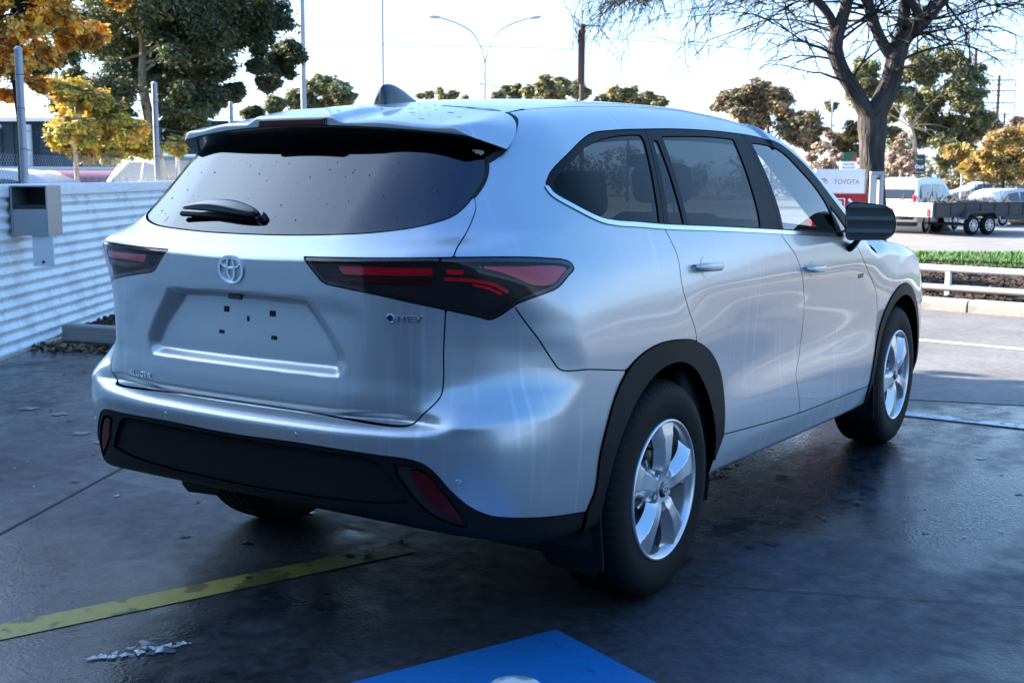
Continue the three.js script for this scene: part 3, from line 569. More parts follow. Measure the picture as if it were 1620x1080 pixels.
// ---- door handles
for (const s of [1, -1]) for (const [z0, y0, key] of [[-.30, 1.112, 0], [-1.435, 1.033, 1]]) {
  const pos = [], idx = [], K = 12, n = 16;
  for (let i = 0; i <= n; i++) {
    const t = i / n, zz = z0 + .105 - .21 * t, e = Math.pow(Math.abs(2 * t - 1), 5), out = .030 * (1 - e) + .004, hh = .0155 * (1 - .45 * e);
    const p = sidePt(zz, y0 - .004 + .008 * (1 - t), s);
    for (let k = 0; k < K; k++) { const a = k / K * Math.PI * 2, ca = Math.cos(a), sa = Math.sin(a); pos.push(p[0] + s * (out + Math.sign(ca) * Math.abs(ca) ** .7 * .009), p[1] + Math.sign(sa) * Math.abs(sa) ** .7 * hh, p[2]); }
  }
  for (let i = 0; i < n; i++) for (let k = 0; k < K; k++) { const A = i * K + k, B = i * K + (k + 1) % K; s > 0 ? idx.push(A, B, A + K, B, B + K, A + K) : idx.push(A, A + K, B, B, A + K, B + K); }
  for (let k = 1; k < K - 1; k++) { idx.push(0, k, k + 1); idx.push(n * K, n * K + k + 1, n * K + k); }
  const g = new THREE.BufferGeometry(); g.setAttribute('position', new THREE.Float32BufferAttribute(pos, 3)); g.setIndex(idx); g.computeVertexNormals();
  const h = part('door_handle', g, M.paint);
  // cup behind the handle
  const cup = net.cut((x, y, z) => x * s < 0 ? -1 : .040 - Math.hypot((z - z0) * .92, (y - y0 + .002) * 1.05), { offset: .0012, depth: 0 });
  { const P = cup.attributes.position, N = cup.attributes.normal; for (let i = 0; i < P.count; i++) { const r = Math.hypot((P.getZ(i) - z0) * .92, (P.getY(i) - y0 + .002) * 1.05) / .04; void r; } }
  part('handle_cup', cup, M.paint, h);
  if (key) { const c = new THREE.CylinderGeometry(.007, .007, .006, 16); c.rotateZ(Math.PI / 2); const q = sidePt(z0 + .085, y0, s); c.translate(q[0] + s * .028, q[1] + .003, q[2]); part('key_cap', c, M.chrome, h); }
}
// ---- mirrors
for (const s of [1, -1]) {
  const sh = new THREE.Shape(); const W = .112, H = .092;
  sh.moveTo(-W + .03, -H * .93); sh.lineTo(W - .06, -H * .86); sh.quadraticCurveTo(W, -H * .8, W, -H * .1); sh.quadraticCurveTo(W, H * .78, W - .07, H * .86); sh.lineTo(-W + .05, H); sh.quadraticCurveTo(-W - .004, H, -W, H * .5); sh.lineTo(-W + .004, -H * .6); sh.quadraticCurveTo(-W + .005, -H * .92, -W + .03, -H * .93);
  const ring = sh.getPoints(8), n = ring.length, pos = [], idx = [];
  const layers = [[0, .93], [.006, .985], [.02, 1], [-.03, 1], [-.07, .95], [-.11, .80], [-.135, .5], [-.14, .02]];
  const order = [[.016, .93], [.020, .965], [.016, 1], [-.03, 1.0], [-.07, .95], [-.105, .80], [-.125, .5], [-.13, .02]];
  for (const [z, k] of order) for (const p of ring) pos.push(p.x * k * s, p.y * k, z);
  for (let i = 0; i < order.length - 1; i++) for (let k = 0; k < n; k++) { const A = i * n + k, B = i * n + (k + 1) % n; s > 0 ? idx.push(A, A + n, B, B, A + n, B + n) : idx.push(A, B, A + n, B, B + n, A + n); }
  const split = (a, b) => { const g = new THREE.BufferGeometry(); g.setAttribute('position', new THREE.Float32BufferAttribute(pos, 3)); const per = n * 6; g.setIndex(idx.slice(a * per, b * per)); g.computeVertexNormals(); return g; };
  const m = new THREE.Group(); m.name = 'side_mirror'; car.add(m);
  m.position.set(s * 1.055, 1.222, -1.87); m.rotation.y = s * .24; m.rotation.x = -.02;
  part('mirror_cap', split(3, 7), M.paint, m); part('mirror_bezel', split(0, 3), M.gloss, m);
  const gs = new THREE.ShapeGeometry(sh, 8); gs.scale(.94 * s, .94, 1); gs.translate(0, 0, .012); if (s < 0) { const ix = gs.index.array; for (let i = 0; i < ix.length; i += 3) { const t = ix[i]; ix[i] = ix[i + 1]; ix[i + 1] = t; } gs.computeVertexNormals(); }
  part('mirror_glass', gs, new THREE.MeshStandardMaterial({ color: new THREE.Color().setRGB(.42, .46, .50), metalness: 1, roughness: .02 }), m);
  // stalk from the door up to the housing
  const pr = [], pi = []; const secs = [[.885, 1.075, -1.985, .055, .045], [.925, 1.085, -1.975, .058, .05], [.965, 1.115, -1.945, .05, .055], [1.0, 1.155, -1.915, .046, .06], [1.03, 1.185, -1.90, .046, .05]];
  const K = 12; for (const [x, y, z, wz, wy] of secs) for (let k = 0; k < K; k++) { const a = k / K * Math.PI * 2; pr.push(s * (x + Math.sin(a) * .012), y + Math.sin(a) * wy * .55 - .0, z + Math.cos(a) * wz); }
  for (let i = 0; i < secs.length - 1; i++) for (let k = 0; k < K; k++) { const A = i * K + k, B = i * K + (k + 1) % K; pi.push(A, B, A + K, B, B + K, A + K); }
  const sg = new THREE.BufferGeometry(); sg.setAttribute('position', new THREE.Float32BufferAttribute(pr, 3)); sg.setIndex(pi); sg.computeVertexNormals();
  part('mirror_stalk', sg, M.black);
}

// ---- beads of rain on the glass and the spoiler
{
  const hs = new THREE.SphereGeometry(1, 7, 4, 0, Math.PI * 2, 0, Math.PI / 2).rotateX(Math.PI / 2), gs = []; let sd = 11; const rn = () => (sd = (sd * 16807) % 2147483647) / 2147483647;
  for (let i = 0; i < 120; i++) { const x = lerp(-.5, .58, rn()), y = lerp(1.29, 1.47, rn()), r = lerp(.001, .0032, rn() ** 2.5), q = rearPt(x, y), g = hs.clone().scale(r, r * lerp(1, 1.5, rn()), r * .5); g.applyMatrix4(frameAt(q)); g.translate(0, -.0025, -.003); gs.push(g); }
  const m = part('rain_beads', mergeGeometries(gs), new THREE.MeshPhysicalMaterial({ color: new THREE.Color().setRGB(.02, .025, .03), roughness: .05, ior: 1.33 })); m.userData.kind = 'stuff';
  const gt = []; for (let i = 0; i < 160; i++) { const x = lerp(-.45, .5, rn()), z = lerp(.32, .70, rn()), r = lerp(.002, .008, rn() ** 2), y = spTop(Math.abs(x), z), e = .002, n = new THREE.Vector3(-(spTop(Math.abs(x + e), z) - spTop(Math.abs(x - e), z)) / (2 * e), 1, -(spTop(Math.abs(x), z + e) - spTop(Math.abs(x), z - e)) / (2 * e)).normalize(); const g = hs.clone().scale(r * lerp(1, 2, rn()), r, r * .3); g.applyQuaternion(new THREE.Quaternion().setFromUnitVectors(new THREE.Vector3(0, 0, 1), n)); g.translate(x, y - .0005, z); gt.push(g); }
  const t = part('rain_beads', mergeGeometries(gt), new THREE.MeshPhysicalMaterial({ color: new THREE.Color().setRGB(.10, .12, .14), roughness: .05, ior: 1.33, clearcoat: 1 }), spoiler); t.userData.kind = 'stuff';
}
// ---- wheels: a polar height field cut into five spokes, rim, tyre, disc
const wheelW = .235, rimR = .2415;
function faceZ(r, th) {                      // depth of the wheel face, outward positive
  const seg = Math.PI * 2 / 5; let p = ((th % seg) + seg) % seg; if (p > seg / 2) p -= seg;
  const sgn = p, s = Math.abs(r * Math.sin(p));
  const crown = pchipFace(r), flat = flatW(r), edge = edgeW(r);
  let z = crown - .034 * clamp((s - flat) / max(.004, edge - flat), 0, 1.2) * sstep(.05, .09, r);
  // shallow centre facet, lug pockets between the spokes
  
  const lp = Math.abs(p) - seg / 2, lx = r * Math.cos(lp) - .060, ly = r * Math.sin(lp);
  const q = Math.hypot(lx * (lx > 0 ? .62 : 1), ly) / .0165;
  z -= .022 * sstep(1.08, .82, q);
  return z;
}
const pchipFace = pchip([[0, .004], [.045, .006], [.085, .016], [.13, .0195], [.18, .018], [.215, .012], [.24, .008]]);
const flatW = pchip([[.02, .016], [.07, .018], [.12, .021], [.17, .028], [.22, .042]]);
const edgeW = pchip([[.02, .05], [.07, .050], [.10, .045], [.14, .050], [.18, .062], [.208, .078], [.225, .1]]);
const NR = 70, NT = 360, fp = [], fn = [], fi = [];
for (let i = 0; i <= NR; i++) for (let j = 0; j < NT; j++) {
  const r = lerp(.027, .231, i / NR), t = j / NT * Math.PI * 2, e = 8e-4;
  fp.push(faceZ(r, t), r * Math.cos(t), r * Math.sin(t));
  const dr = (faceZ(r + e, t) - faceZ(r - e, t)) / (2 * e), dt = (faceZ(r, t + e / r) - faceZ(r, t - e / r)) / (2 * e);
  const ny = -(dr * Math.cos(t) - dt * Math.sin(t)), nz = -(dr * Math.sin(t) + dt * Math.cos(t)), l = Math.hypot(1, ny, nz);
  fn.push(1 / l, ny / l, nz / l);
}
for (let i = 0; i < NR; i++) for (let j = 0; j < NT; j++) { const a = i * NT + j, b = i * NT + (j + 1) % NT; fi.push(a, a + NT, b, b, a + NT, b + NT); }
const faceNet = new Net({ P: new Float32Array(fp), N: new Float32Array(fn), idx: fi });
const spokeSD = (r, t) => { const seg = Math.PI * 2 / 5; let p = ((t % seg) + seg) % seg; if (p > seg / 2) p -= seg; const a = edgeW(r) - Math.abs(r * Math.sin(p)); return -smax(-smax(a, .079 - r, .012), -smax(a, .079 - r, .012), .001) > 0 ? max(a, .079 - r) : max(smax(a, .079 - r, .012), r - .2175); };
const faceGeo = faceNet.cut((x, y, z) => spokeSD(Math.hypot(y, z), Math.atan2(z, y)), { depth: .034 });
const faceGeoC = toCreasedNormals(faceGeo, .22);
const lathe = (pts, seg = 96) => { const g = new THREE.LatheGeometry(pts.map(p => new THREE.Vector2(p[0], p[1])), seg); g.rotateZ(-Math.PI / 2); return g; };   // [radius, x], axis along x
const rimGeo = lathe([[.200, -.10], [.2145, -.095], [.2165, -.04], [.2175, -.012], [.222, .004], [.2285, .010], [.2315, .0145], [.2365, .0165], [.2415, .013], [.2425, .004], [.236, -.004], [.236, -.19], [.241, -.20]]);
const capGeo = lathe([[.0001, .012], [.018, .0115], [.026, .009], [.0295, .004], [.030, -.01]], 40);
const discGeo = mergeGeometries([lathe([[.06, -.055], [.165, -.055], [.165, -.08], [.06, -.08]], 48), lathe([[.0001, -.03], [.075, -.03], [.08, -.055], [.08, -.08]], 40)]);
// tyre: profile over x, lateral sipes pressed into the shoulders
const tp = [[.236, .002], [.246, .010], [.262, .0125], [.285, .0165], [.31, .0175], [.335, .013], [.352, .004], [.363, -.008], [.3705, -.024], [.3725, -.045], [.3635, -.048], [.3635, -.055], [.3735, -.058], [.3740, -.09], [.3645, -.093], [.3645, -.101], [.3742, -.104]];
const half = tp.map(p => p.slice()), mid = -wheelW / 2 + .006;
const full = [...half, ...half.slice().reverse().map(([r, x]) => [r, 2 * mid - x])];
const TS = 420, tpos = [], tidx = [];
for (let j = 0; j < TS; j++) for (let i = 0; i < full.length; i++) {
  let [r, x] = full[i]; const t = j / TS * Math.PI * 2;
  const sip = (j % 6 === 0) && r > .345 && (Math.abs(x - mid) > .062); if (sip) r -= .0035;
  const sip2 = ((j + 3) % 6 === 0) && r > .37 && Math.abs(x - mid) < .062; if (sip2) r -= .003;
  tpos.push(x, r * Math.cos(t), r * Math.sin(t));
}
for (let j = 0; j < TS; j++) for (let i = 0; i < full.length - 1; i++) { const a = j * full.length + i, b = ((j + 1) % TS) * full.length + i; tidx.push(a, b, a + 1, b, b + 1, a + 1); }
let tyreGeo = new THREE.BufferGeometry(); tyreGeo.setAttribute('position', new THREE.Float32BufferAttribute(tpos, 3)); tyreGeo.setIndex(tidx); tyreGeo = toCreasedNormals(tyreGeo, .6);
function wheel(x, z, s, turn, spin) {
  const w = new THREE.Group(); w.name = 'wheel'; car.add(w);
  w.position.set(s * x, .3735, z); w.rotation.order = 'YXZ'; w.rotation.y = (s < 0 ? Math.PI : 0) + turn; w.rotation.x = spin;
  part('tyre', tyreGeo, M.tyre, w); const rim = part('rim', rimGeo, M.alloy, w); part('spokes', faceGeoC, M.alloy, w); part('brake_disc', discGeo, M.steel, w);
  const cap = part('hub_cap', capGeo, M.gloss, w);
  for (let i = 0; i < 5; i++) { const a = (i + .5) * Math.PI * 2 / 5, g = new THREE.CylinderGeometry(.0095, .0095, .02, 6); g.rotateZ(Math.PI / 2); g.translate(-.008, Math.cos(a) * .058, Math.sin(a) * .058); part('wheel_nut', g, M.chrome, w); }
  const v = new THREE.CylinderGeometry(.004, .005, .03, 8); v.rotateZ(Math.PI / 2); v.translate(.0, .19 * Math.cos(.63), .19 * Math.sin(.63)); part('tyre_valve', v, M.tyre, w);
  return w;
}
{
  const e = emblemGeo(.36); e.rotateY(Math.PI / 2);
  for (const [x, z, s, turn, spin] of [[.935, 0, 1, 0, -.06], [.93, -2.85, 1, 0, .42], [.935, 0, -1, 0, .3], [.93, -2.85, -1, 0, .8]]) { const w = wheel(x, z, s, turn, spin); const c = part('cap_emblem', e, M.chrome, w); c.position.x = .0105; c.rotation.x = -spin; }
}
// wheel houses, floor, mud flaps, suspension
for (const z0 of [0, -2.85]) for (const s of [1, -1]) {
  const g = new THREE.CylinderGeometry(.452, .452, .40, 40, 1, true, 0, Math.PI * 2); g.rotateZ(Math.PI / 2); g.translate(s * .715, .372, z0);
  const P = g.attributes.position, keep = [], ix = g.index.array; for (let i = 0; i < ix.length; i += 3) { const y = (P.getY(ix[i]) + P.getY(ix[i + 1]) + P.getY(ix[i + 2])) / 3; if (y > .25) keep.push(ix[i], ix[i + 1], ix[i + 2]); } g.setIndex(keep);
  part('wheel_house', g, M.inner);
  const b = new THREE.CircleGeometry(.452, 40, -.3, Math.PI + .6); b.rotateY(s > 0 ? Math.PI / 2 : -Math.PI / 2); b.translate(s * .52, .372, z0); part('wheel_house', b, M.inner);
  const sh = new THREE.Shape(); const fx = s > 0 ? 1 : -1; for (const [i, [px, py]] of [[-.10, 0], [.125, 0], [.13, -.20], [.10, -.225], [-.06, -.215], [-.10, -.17]].entries()) i ? sh.lineTo(px * fx, py) : sh.moveTo(px * fx, py);
  const f = new THREE.ExtrudeGeometry(sh, { depth: .006, bevelEnabled: true, bevelSize: .002, bevelThickness: .002, bevelSegments: 1 }); f.rotateX(z0 ? .06 : .10); f.translate(s * .815, .41, z0 + .445 + (z0 ? -.03 : 0)); part('mud_flap', f, M.black);
}
{
  const fl = new RoundedBoxGeometry(1.5, .10, 4.1, 2, .03); fl.translate(0, .33, -1.55); part('floor_pan', fl, M.inner);
  const ax = new THREE.CylinderGeometry(.035, .035, 1.5, 12); ax.rotateZ(Math.PI / 2); ax.translate(0, .36, 0); part('rear_axle', ax, M.inner);
  const mf = new THREE.CylinderGeometry(.1, .1, .5, 20); mf.scale(1, 1, .7); mf.rotateZ(Math.PI / 2); mf.translate(-.15, .44, .70); part('muffler', mf, M.steel);
  const tow = new RoundedBoxGeometry(1.1, .09, .09, 2, .02); tow.translate(0, .47, .84); part('bumper_beam', tow, M.inner);
}
// ---------------------------------------------------------------- site: a survey grid (s metres to the right, d metres ahead of the viewpoint)
const FW = [-Math.sin(.574), -Math.cos(.574)], RT = [Math.cos(.574), -Math.sin(.574)];
const site = (s, d, y = 0) => new THREE.Vector3(2.659 + s * RT[0] + d * FW[0], y, 3.607 + s * RT[1] + d * FW[1]);
const YAW = .574;                            // a thing turned by YAW has its x along s and its -z along d
let seed = 7; const rnd = () => { seed |= 0; seed = seed + 0x6D2B79F5 | 0; let t = Math.imul(seed ^ seed >>> 15, 1 | seed); t = t + Math.imul(t ^ t >>> 7, 61 | t) ^ t; return ((t ^ t >>> 14) >>> 0) / 4294967296; };
const rr = (a, b) => a + (b - a) * rnd();
const lin = (r, g, b) => new THREE.Color().setRGB(r, g, b);
const std = (c, rough = .8, extra = {}) => new THREE.MeshStandardMaterial({ color: c, roughness: rough, ...extra });
function tag(o, label, category, group) { o.userData.label = label; o.userData.category = category; if (group) o.userData.group = group; return o; }
const used = {};
function uname(n) { used[n] = (used[n] ?? -1) + 1; return used[n] ? n + '_' + String(used[n]).padStart(3, '0') : n; }
function mesh(name, geo, mat, parent) { const m = new THREE.Mesh(geo, mat); m.name = name; m.castShadow = m.receiveShadow = true; if (parent) parent.add(m); return m; }
function thing(name, label, category, group) { const g = new THREE.Group(); g.name = uname(name); tag(g, label, category, group); scene.add(g); return g; }
function single(name, geo, mat, label, category, group) { const m = mesh(uname(name), geo, mat, scene); return tag(m, label, category, group); }
function struct(name, geo, mat) { const m = mesh(uname(name), geo, mat, scene); m.userData.kind = 'structure'; return m; }
// value noise
const NP = new Float32Array(256 * 256).map(() => rnd());
const vn = (x, y, per = 256) => { const xi = Math.floor(x), yi = Math.floor(y), fx = x - xi, fy = y - yi, u = fx * fx * (3 - 2 * fx), v = fy * fy * (3 - 2 * fy), g = (a, b) => NP[(((b % per) + per) % per) * 256 + (((a % per) + per) % per)]; return lerp(lerp(g(xi, yi), g(xi + 1, yi), u), lerp(g(xi, yi + 1), g(xi + 1, yi + 1), u), v); };
const fbm = (x, y, o = 4, per = 256) => { let s = 0, a = .5, n = 0; for (let i = 0; i < o; i++) { s += a * vn(x, y, per); n += a; a *= .5; x *= 2; y *= 2; per = Math.min(256, per * 2); } return s / n; };
function tex(n, fn, srgb = true, rep = 1) {
  const d = new Uint8Array(n * n * 4); for (let j = 0; j < n; j++) for (let i = 0; i < n; i++) { const c = fn(i / n, j / n), o = (j * n + i) * 4; d[o] = clamp(c[0], 0, 1) * 255; d[o + 1] = clamp(c[1], 0, 1) * 255; d[o + 2] = clamp(c[2], 0, 1) * 255; d[o + 3] = 255; }
  const t = new THREE.DataTexture(d, n, n); t.wrapS = t.wrapT = THREE.RepeatWrapping; t.magFilter = THREE.LinearFilter; t.minFilter = THREE.LinearMipmapLinearFilter; t.generateMipmaps = true; if (srgb) t.colorSpace = THREE.SRGBColorSpace; t.repeat.set(rep, rep); t.needsUpdate = true; return t;
}
const flatPoly = (pts, y = 0) => { const s = new THREE.Shape(pts.map(([x, z]) => new THREE.Vector2(x, -z))); const g = new THREE.ShapeGeometry(s); g.rotateX(-Math.PI / 2); g.translate(0, y, 0); const P = g.attributes.position, uv = new Float32Array(P.count * 2); for (let i = 0; i < P.count; i++) { uv[2 * i] = P.getX(i); uv[2 * i + 1] = -P.getZ(i); } g.setAttribute('uv', new THREE.BufferAttribute(uv, 2)); return g; };
const sitePoly = (pts, y = 0) => flatPoly(pts.map(([s, d]) => { const p = site(s, d); return [p.x, p.z]; }), y);
// ---- materials of the ground
// worn asphalt: dark binder, paler stones, dried and damp patches (24 m tile, read with uv in metres)
const aspN = 2048, aspSize = 16;
const damp = (u, v) => sstep(.40, .62, fbm(u * 12, v * 12, 5, 12));
const streak = (u, v) => fbm(u * 40, v * 9, 4, 40);
const aspMap = tex(aspN, (u, v) => { const b = fbm(u * 24, v * 24, 5, 24), f = fbm(u * 700, v * 700, 2, 256), d = damp(u, v), s = streak(u, v); const sc = sstep(.60, .72, fbm(u * 60 + 7, v * 60, 4, 60)), k = .185 + .10 * (b - .5) + .13 * (f - .5) + .07 * (s - .5) - .04 * d + .05 * sc; return [k * .90, k * 1.0, k * 1.13]; });
const aspRough = tex(1024, (u, v) => { const d = damp(u, v), s = streak(u, v), f = fbm(u * 300, v * 300, 3, 256); const k = .60 - .30 * d - .16 * sstep(.5, .7, s) + .30 * (f - .5); return [k, k, k]; }, false);
const aspBump = tex(512, (u, v) => { const k = fbm(u * 128, v * 128, 3, 128); return [k, k, k]; }, false, 1 / 1.2);
for (const t of [aspMap, aspRough]) t.repeat.set(1 / aspSize, 1 / aspSize);
M.asphalt = new THREE.MeshPhysicalMaterial({ map: aspMap, roughnessMap: aspRough, roughness: 1, bumpMap: aspBump, bumpScale: .0012, specularIntensity: 1 });
const roadMap = tex(512, (u, v) => { const k = .42 + .10 * fbm(u * 16, v * 16, 5, 16) + .05 * (fbm(u * 200, v * 200, 2, 200) - .5); return [k * 1.03, k, k * .97]; }); roadMap.repeat.set(1 / 9, 1 / 9);
M.road = std(lin(1, 1, 1), .9, { map: roadMap });
const dirtMap = tex(512, (u, v) => { const a = fbm(u * 20, v * 20, 5, 20), k = .26 + .26 * a; return [k * 1.08, k * .96, k * .78]; }); dirtMap.repeat.set(1 / 14, 1 / 14);
M.dirt = std(lin(1, 1, 1), .95, { map: dirtMap });
const concMap = tex(512, (u, v) => { const a = fbm(u * 8, v * 8, 5, 8), f = fbm(u * 160, v * 160, 2, 160), k = .60 + .16 * (a - .5) + .14 * (f - .5); return [k * 1.03, k, k * .95]; });
M.concrete = std(lin(1, 1, 1), .9, { map: concMap });
const K0 = [-.548, -9.663], E1 = [.989, .148], E2 = [.148, -.989];
const kx = (t, o) => [K0[0] + E1[0] * t + E2[0] * o, K0[1] + E1[1] * t + E2[1] * o];
struct('ground', flatPoly([[-700, -900], [700, -900], [700, 300], [-700, 300]], -.60), M.dirt);
struct('forecourt', flatPoly([kx(-40, 0), kx(60, 0), [70, 40], [-40, 40]].map(p => p), 0), M.asphalt);
struct('yard', sitePoly([[-60, -6], [-4.0, -6], [-4.0, 44], [-60, 44]], -.006), std(lin(.09, .09, .092), .9));
struct('street', sitePoly([[-70, 29.6], [150, 29.6], [150, 70], [-70, 70]], -.55), M.road);
{ // verge: lawn falling to the street
  const g = new THREE.PlaneGeometry(1, 1, 40, 14), P = g.attributes.position; for (let i = 0; i < P.count; i++) { const s = lerp(-6, 40, P.getX(i) + .5), t = P.getY(i) + .5, p = site(s, lerp(18.4, 30, t), .012 - .565 * sstep(.26, 1, t)); P.setXYZ(i, p.x, p.y, p.z); } g.computeVertexNormals();
  struct('lawn', g, std(lin(.035, .085, .012), .95));
}
{ const far = site(-6, 18.5), fr = site(40, 18.5); struct('garden_bed', flatPoly([kx(-6, .1), kx(60, .1), [fr.x, fr.z], [far.x, far.z]], .035), std(lin(.035, .020, .013), .95)); }
const apronMap = tex(512, (u, v) => { const a = fbm(u * 10, v * 10, 5, 10), f = fbm(u * 150, v * 150, 2, 150), k = .41 + .14 * (a - .5) + .10 * (f - .5); return [k * 1.03, k * 1.0, k * .99]; }); apronMap.repeat.set(1 / 5, 1 / 5);
struct('dry_apron', flatPoly([[-2, -3.38], [1.334, -4.385], [5, -5.45], [13, -7.6], kx(13.6, .02), kx(-3, .02), [-2, -9]], .003), std(lin(1, 1, 1), .75, { map: apronMap }));
// painted markings, each a thin worn coat
const paintMap = (seedOff, wear, c) => tex(256, (u, v) => { const n = fbm(u * 24 + seedOff, v * 24, 5, 24), f = fbm(u * 120, v * 120, 2, 120); const k = 1 - .35 * sstep(wear, wear + .12, n) - .12 * (f - .5); return c.map(q => q * k); });
const yellow = std(lin(1, 1, 1), .6, { map: paintMap(0, .50, [.60, .54, .25]) }); yellow.map.repeat.set(1 / 1.5, 1 / 1.5);
const bluePaint = std(lin(1, 1, 1), .5, { map: paintMap(5, .74, [.0, .40, .64]) }); bluePaint.map.repeat.set(1 / 1.4, 1 / 1.4);
const whitePaint = std(lin(1, 1, 1), .7, { map: paintMap(9, .6, [.86, .87, .86]) }); whitePaint.map.repeat.set(1 / 2, 1 / 2);
const quadBetween = (a, b, w) => { const dx = b[0] - a[0], dz = b[1] - a[1], l = Math.hypot(dx, dz), nx = -dz / l * w / 2, nz = dx / l * w / 2; return [[a[0] + nx, a[1] + nz], [b[0] + nx, b[1] + nz], [b[0] - nx, b[1] - nz], [a[0] - nx, a[1] - nz]]; };
const SP = (s, d) => { const p = site(s, d); return [p.x, p.z]; };
{ const a = SP(-5.2, .955), b = SP(-.40, 4.482); const m = struct('bay_line', flatPoly(quadBetween([lerp(a[0], b[0], -.2), lerp(a[1], b[1], -.2)], b, .135), .0028), yellow); m.userData.label = 'worn yellow bay line behind the car'; }
{ const A = SP(.144, 3.638), B = SP(.408, 3.245), C = SP(-.444, 3.236); const ex = [B[0] - A[0], B[1] - A[1]], ez = [C[0] - A[0], C[1] - A[1]], l1 = Math.hypot(...ex), l2 = Math.hypot(...ez), S1 = 1.25;
  const e = [ex[0] / l1 * S1, ex[1] / l1 * S1], f = [ez[0] / l2 * S1, ez[1] / l2 * S1];
  struct('blue_bay_square', flatPoly([A, [A[0] + e[0], A[1] + e[1]], [A[0] + e[0] + f[0], A[1] + e[1] + f[1]], [A[0] + f[0], A[1] + f[1]]], .004), bluePaint);
  // wheelchair symbol inside the square; only the top of its head shows
  const c = [A[0] + (e[0] + f[0]) * .5, A[1] + (e[1] + f[1]) * .5], ux = [e[0] / S1, e[1] / S1], uz = [f[0] / S1, f[1] / S1];
  const h0 = SP(.012, 3.195), ha = (h0[0] - c[0]) * ux[0] + (h0[1] - c[1]) * ux[1] + .29, hb = (h0[0] - c[0]) * uz[0] + (h0[1] - c[1]) * uz[1] + .23;
  const P = (a, b) => [c[0] + ux[0] * (a + ha) + uz[0] * (b + hb), c[1] + ux[1] * (a + ha) + uz[1] * (b + hb)], shapes = [];
  const ring = (cx, cy, r0, r1, a0, a1) => { const q = []; for (let i = 0; i <= 24; i++) { const t = lerp(a0, a1, i / 24); q.push(P(cx + r1 * Math.cos(t), cy + r1 * Math.sin(t))); } for (let i = 24; i >= 0; i--) { const t = lerp(a0, a1, i / 24); q.push(P(cx + r0 * Math.cos(t), cy + r0 * Math.sin(t))); } return q; };
  shapes.push(ring(.02, .12, .16, .23, -.4, 3.9), ring(-.29, -.23, .0, .075, 0, 6.28), [P(-.2, -.18), P(.10, -.02), P(.07, .05), P(-.24, -.10)], [P(.06, -.03), P(.10, -.03), P(.12, .26), P(.06, .26)], [P(.1, .2), P(.3, .3), P(.28, .36), P(.08, .26)]);
  struct('bay_symbol', mergeGeometries(shapes.map(q => flatPoly(q, .008))), whitePaint);
}
for (const [a, b] of [[[2.522 - 2.2, 7.38 + 1.1], [3.03 + 3, 6.96 - 2.2]], [[3.616 - 1.4, 10.42 + 1.15], [4.22 + 3.2, 9.80 - 2.5]]]) struct('bay_line', flatPoly(quadBetween(SP(...a), SP(...b), .115), .007), whitePaint);
// kerb: one stone after another, with open joints
{
  const kerb = thing('concrete_kerb', 'pale concrete kerb in front of the mulched garden bed', 'kerb');
  const sh = new THREE.Shape(); sh.moveTo(0, -.05); sh.lineTo(0, .085); sh.quadraticCurveTo(0, .125, .045, .13); sh.lineTo(.17, .13); sh.quadraticCurveTo(.2, .13, .2, .10); sh.lineTo(.2, -.05);
  const g = new THREE.ExtrudeGeometry(sh, { depth: 1.47, bevelEnabled: true, bevelSize: .006, bevelThickness: .006, bevelSegments: 2 });
  for (let i = -3; i < 9; i++) { const m = mesh('kerb_stone', g, M.concrete, kerb), p = kx(i * 1.5 + .42, 0); m.position.set(p[0], .004 * ((i * 7) % 3 - 1), p[1]); m.rotation.y = Math.atan2(E1[0], E1[1]); m.scale.x = 1; m.rotation.y = Math.PI / 2 - Math.atan2(E1[1], E1[0]); }
}
// control joints sawn in the slab: narrow dark sealant strips
const seal = std(lin(.008, .008, .009), .7);
for (const [a, b, w] of [[[-2.6, .08], [-1.86, 6.1], .013], [[-1.86, 6.1], [-1.7, 7.4], .01], [[-.5, 4.28], [5.2, 3.2], .005], [[2.55, 6.55], [6, 5.2], .005]]) struct('slab_joint', flatPoly(quadBetween(SP(...a), SP(...b), w), .0035), seal);
// damp blots, oil spots, films of water, torn litter
{
  const blob = (cx, cz, r, k, y) => { const q = [], ph = rr(0, 9); for (let i = 0; i < 40; i++) { const a = i / 40 * Math.PI * 2, f = r * (1 + k * (fbm(Math.cos(a) * 1.6 + ph, Math.sin(a) * 1.6 + ph, 3) - .5) * 2.4); q.push([cx + Math.cos(a) * f, cz + Math.sin(a) * f]); } return flatPoly(q, y); };
  const wet = new THREE.MeshPhysicalMaterial({ color: lin(.010, .010, .012), roughness: .45 }), water = new THREE.MeshPhysicalMaterial({ color: lin(.10, .11, .125), roughness: .06, specularIntensity: 1, ior: 1.5 });
  const oil = []; for (const [s, d, r] of [[1.52, 5.25, .07], [1.22, 5.0, .03], [1.02, 4.55, .03], [.93, 4.5, .018], [.62, 4.35, .05], [1.3, 5.6, .025], [-.62, 3.86, .035], [-.20, 3.75, .022], [1.8, 6.2, .03]]) { const p = site(s, d); oil.push(blob(p.x, p.z, r, .8, .003)); }
  struct('oil_spots', mergeGeometries(oil), wet);
  const pu = []; for (const [s, d, r] of [[-1.08, 3.47, .05], [-2.95, 7.2, .05], [-2.7, 7.05, .035], [-2.4, 6.5, .05], [-2.2, 6.3, .03], [-1.95, 6.05, .04], [-1.55, 5.6, .03], [-.98, 5.0, .035], [-.86, 4.95, .02], [-1.3, 4.6, .02], [-.45, 4.55, .025], [2.3, 5.3, .02], [2.5, 5.1, .015], [2.9, 6.3, .03], [2.4, 6.0, .02]]) { const p = site(s, d); pu.push(blob(p.x, p.z, r, 1.1, .0035)); }
  struct('water_films', mergeGeometries(pu), water);
}
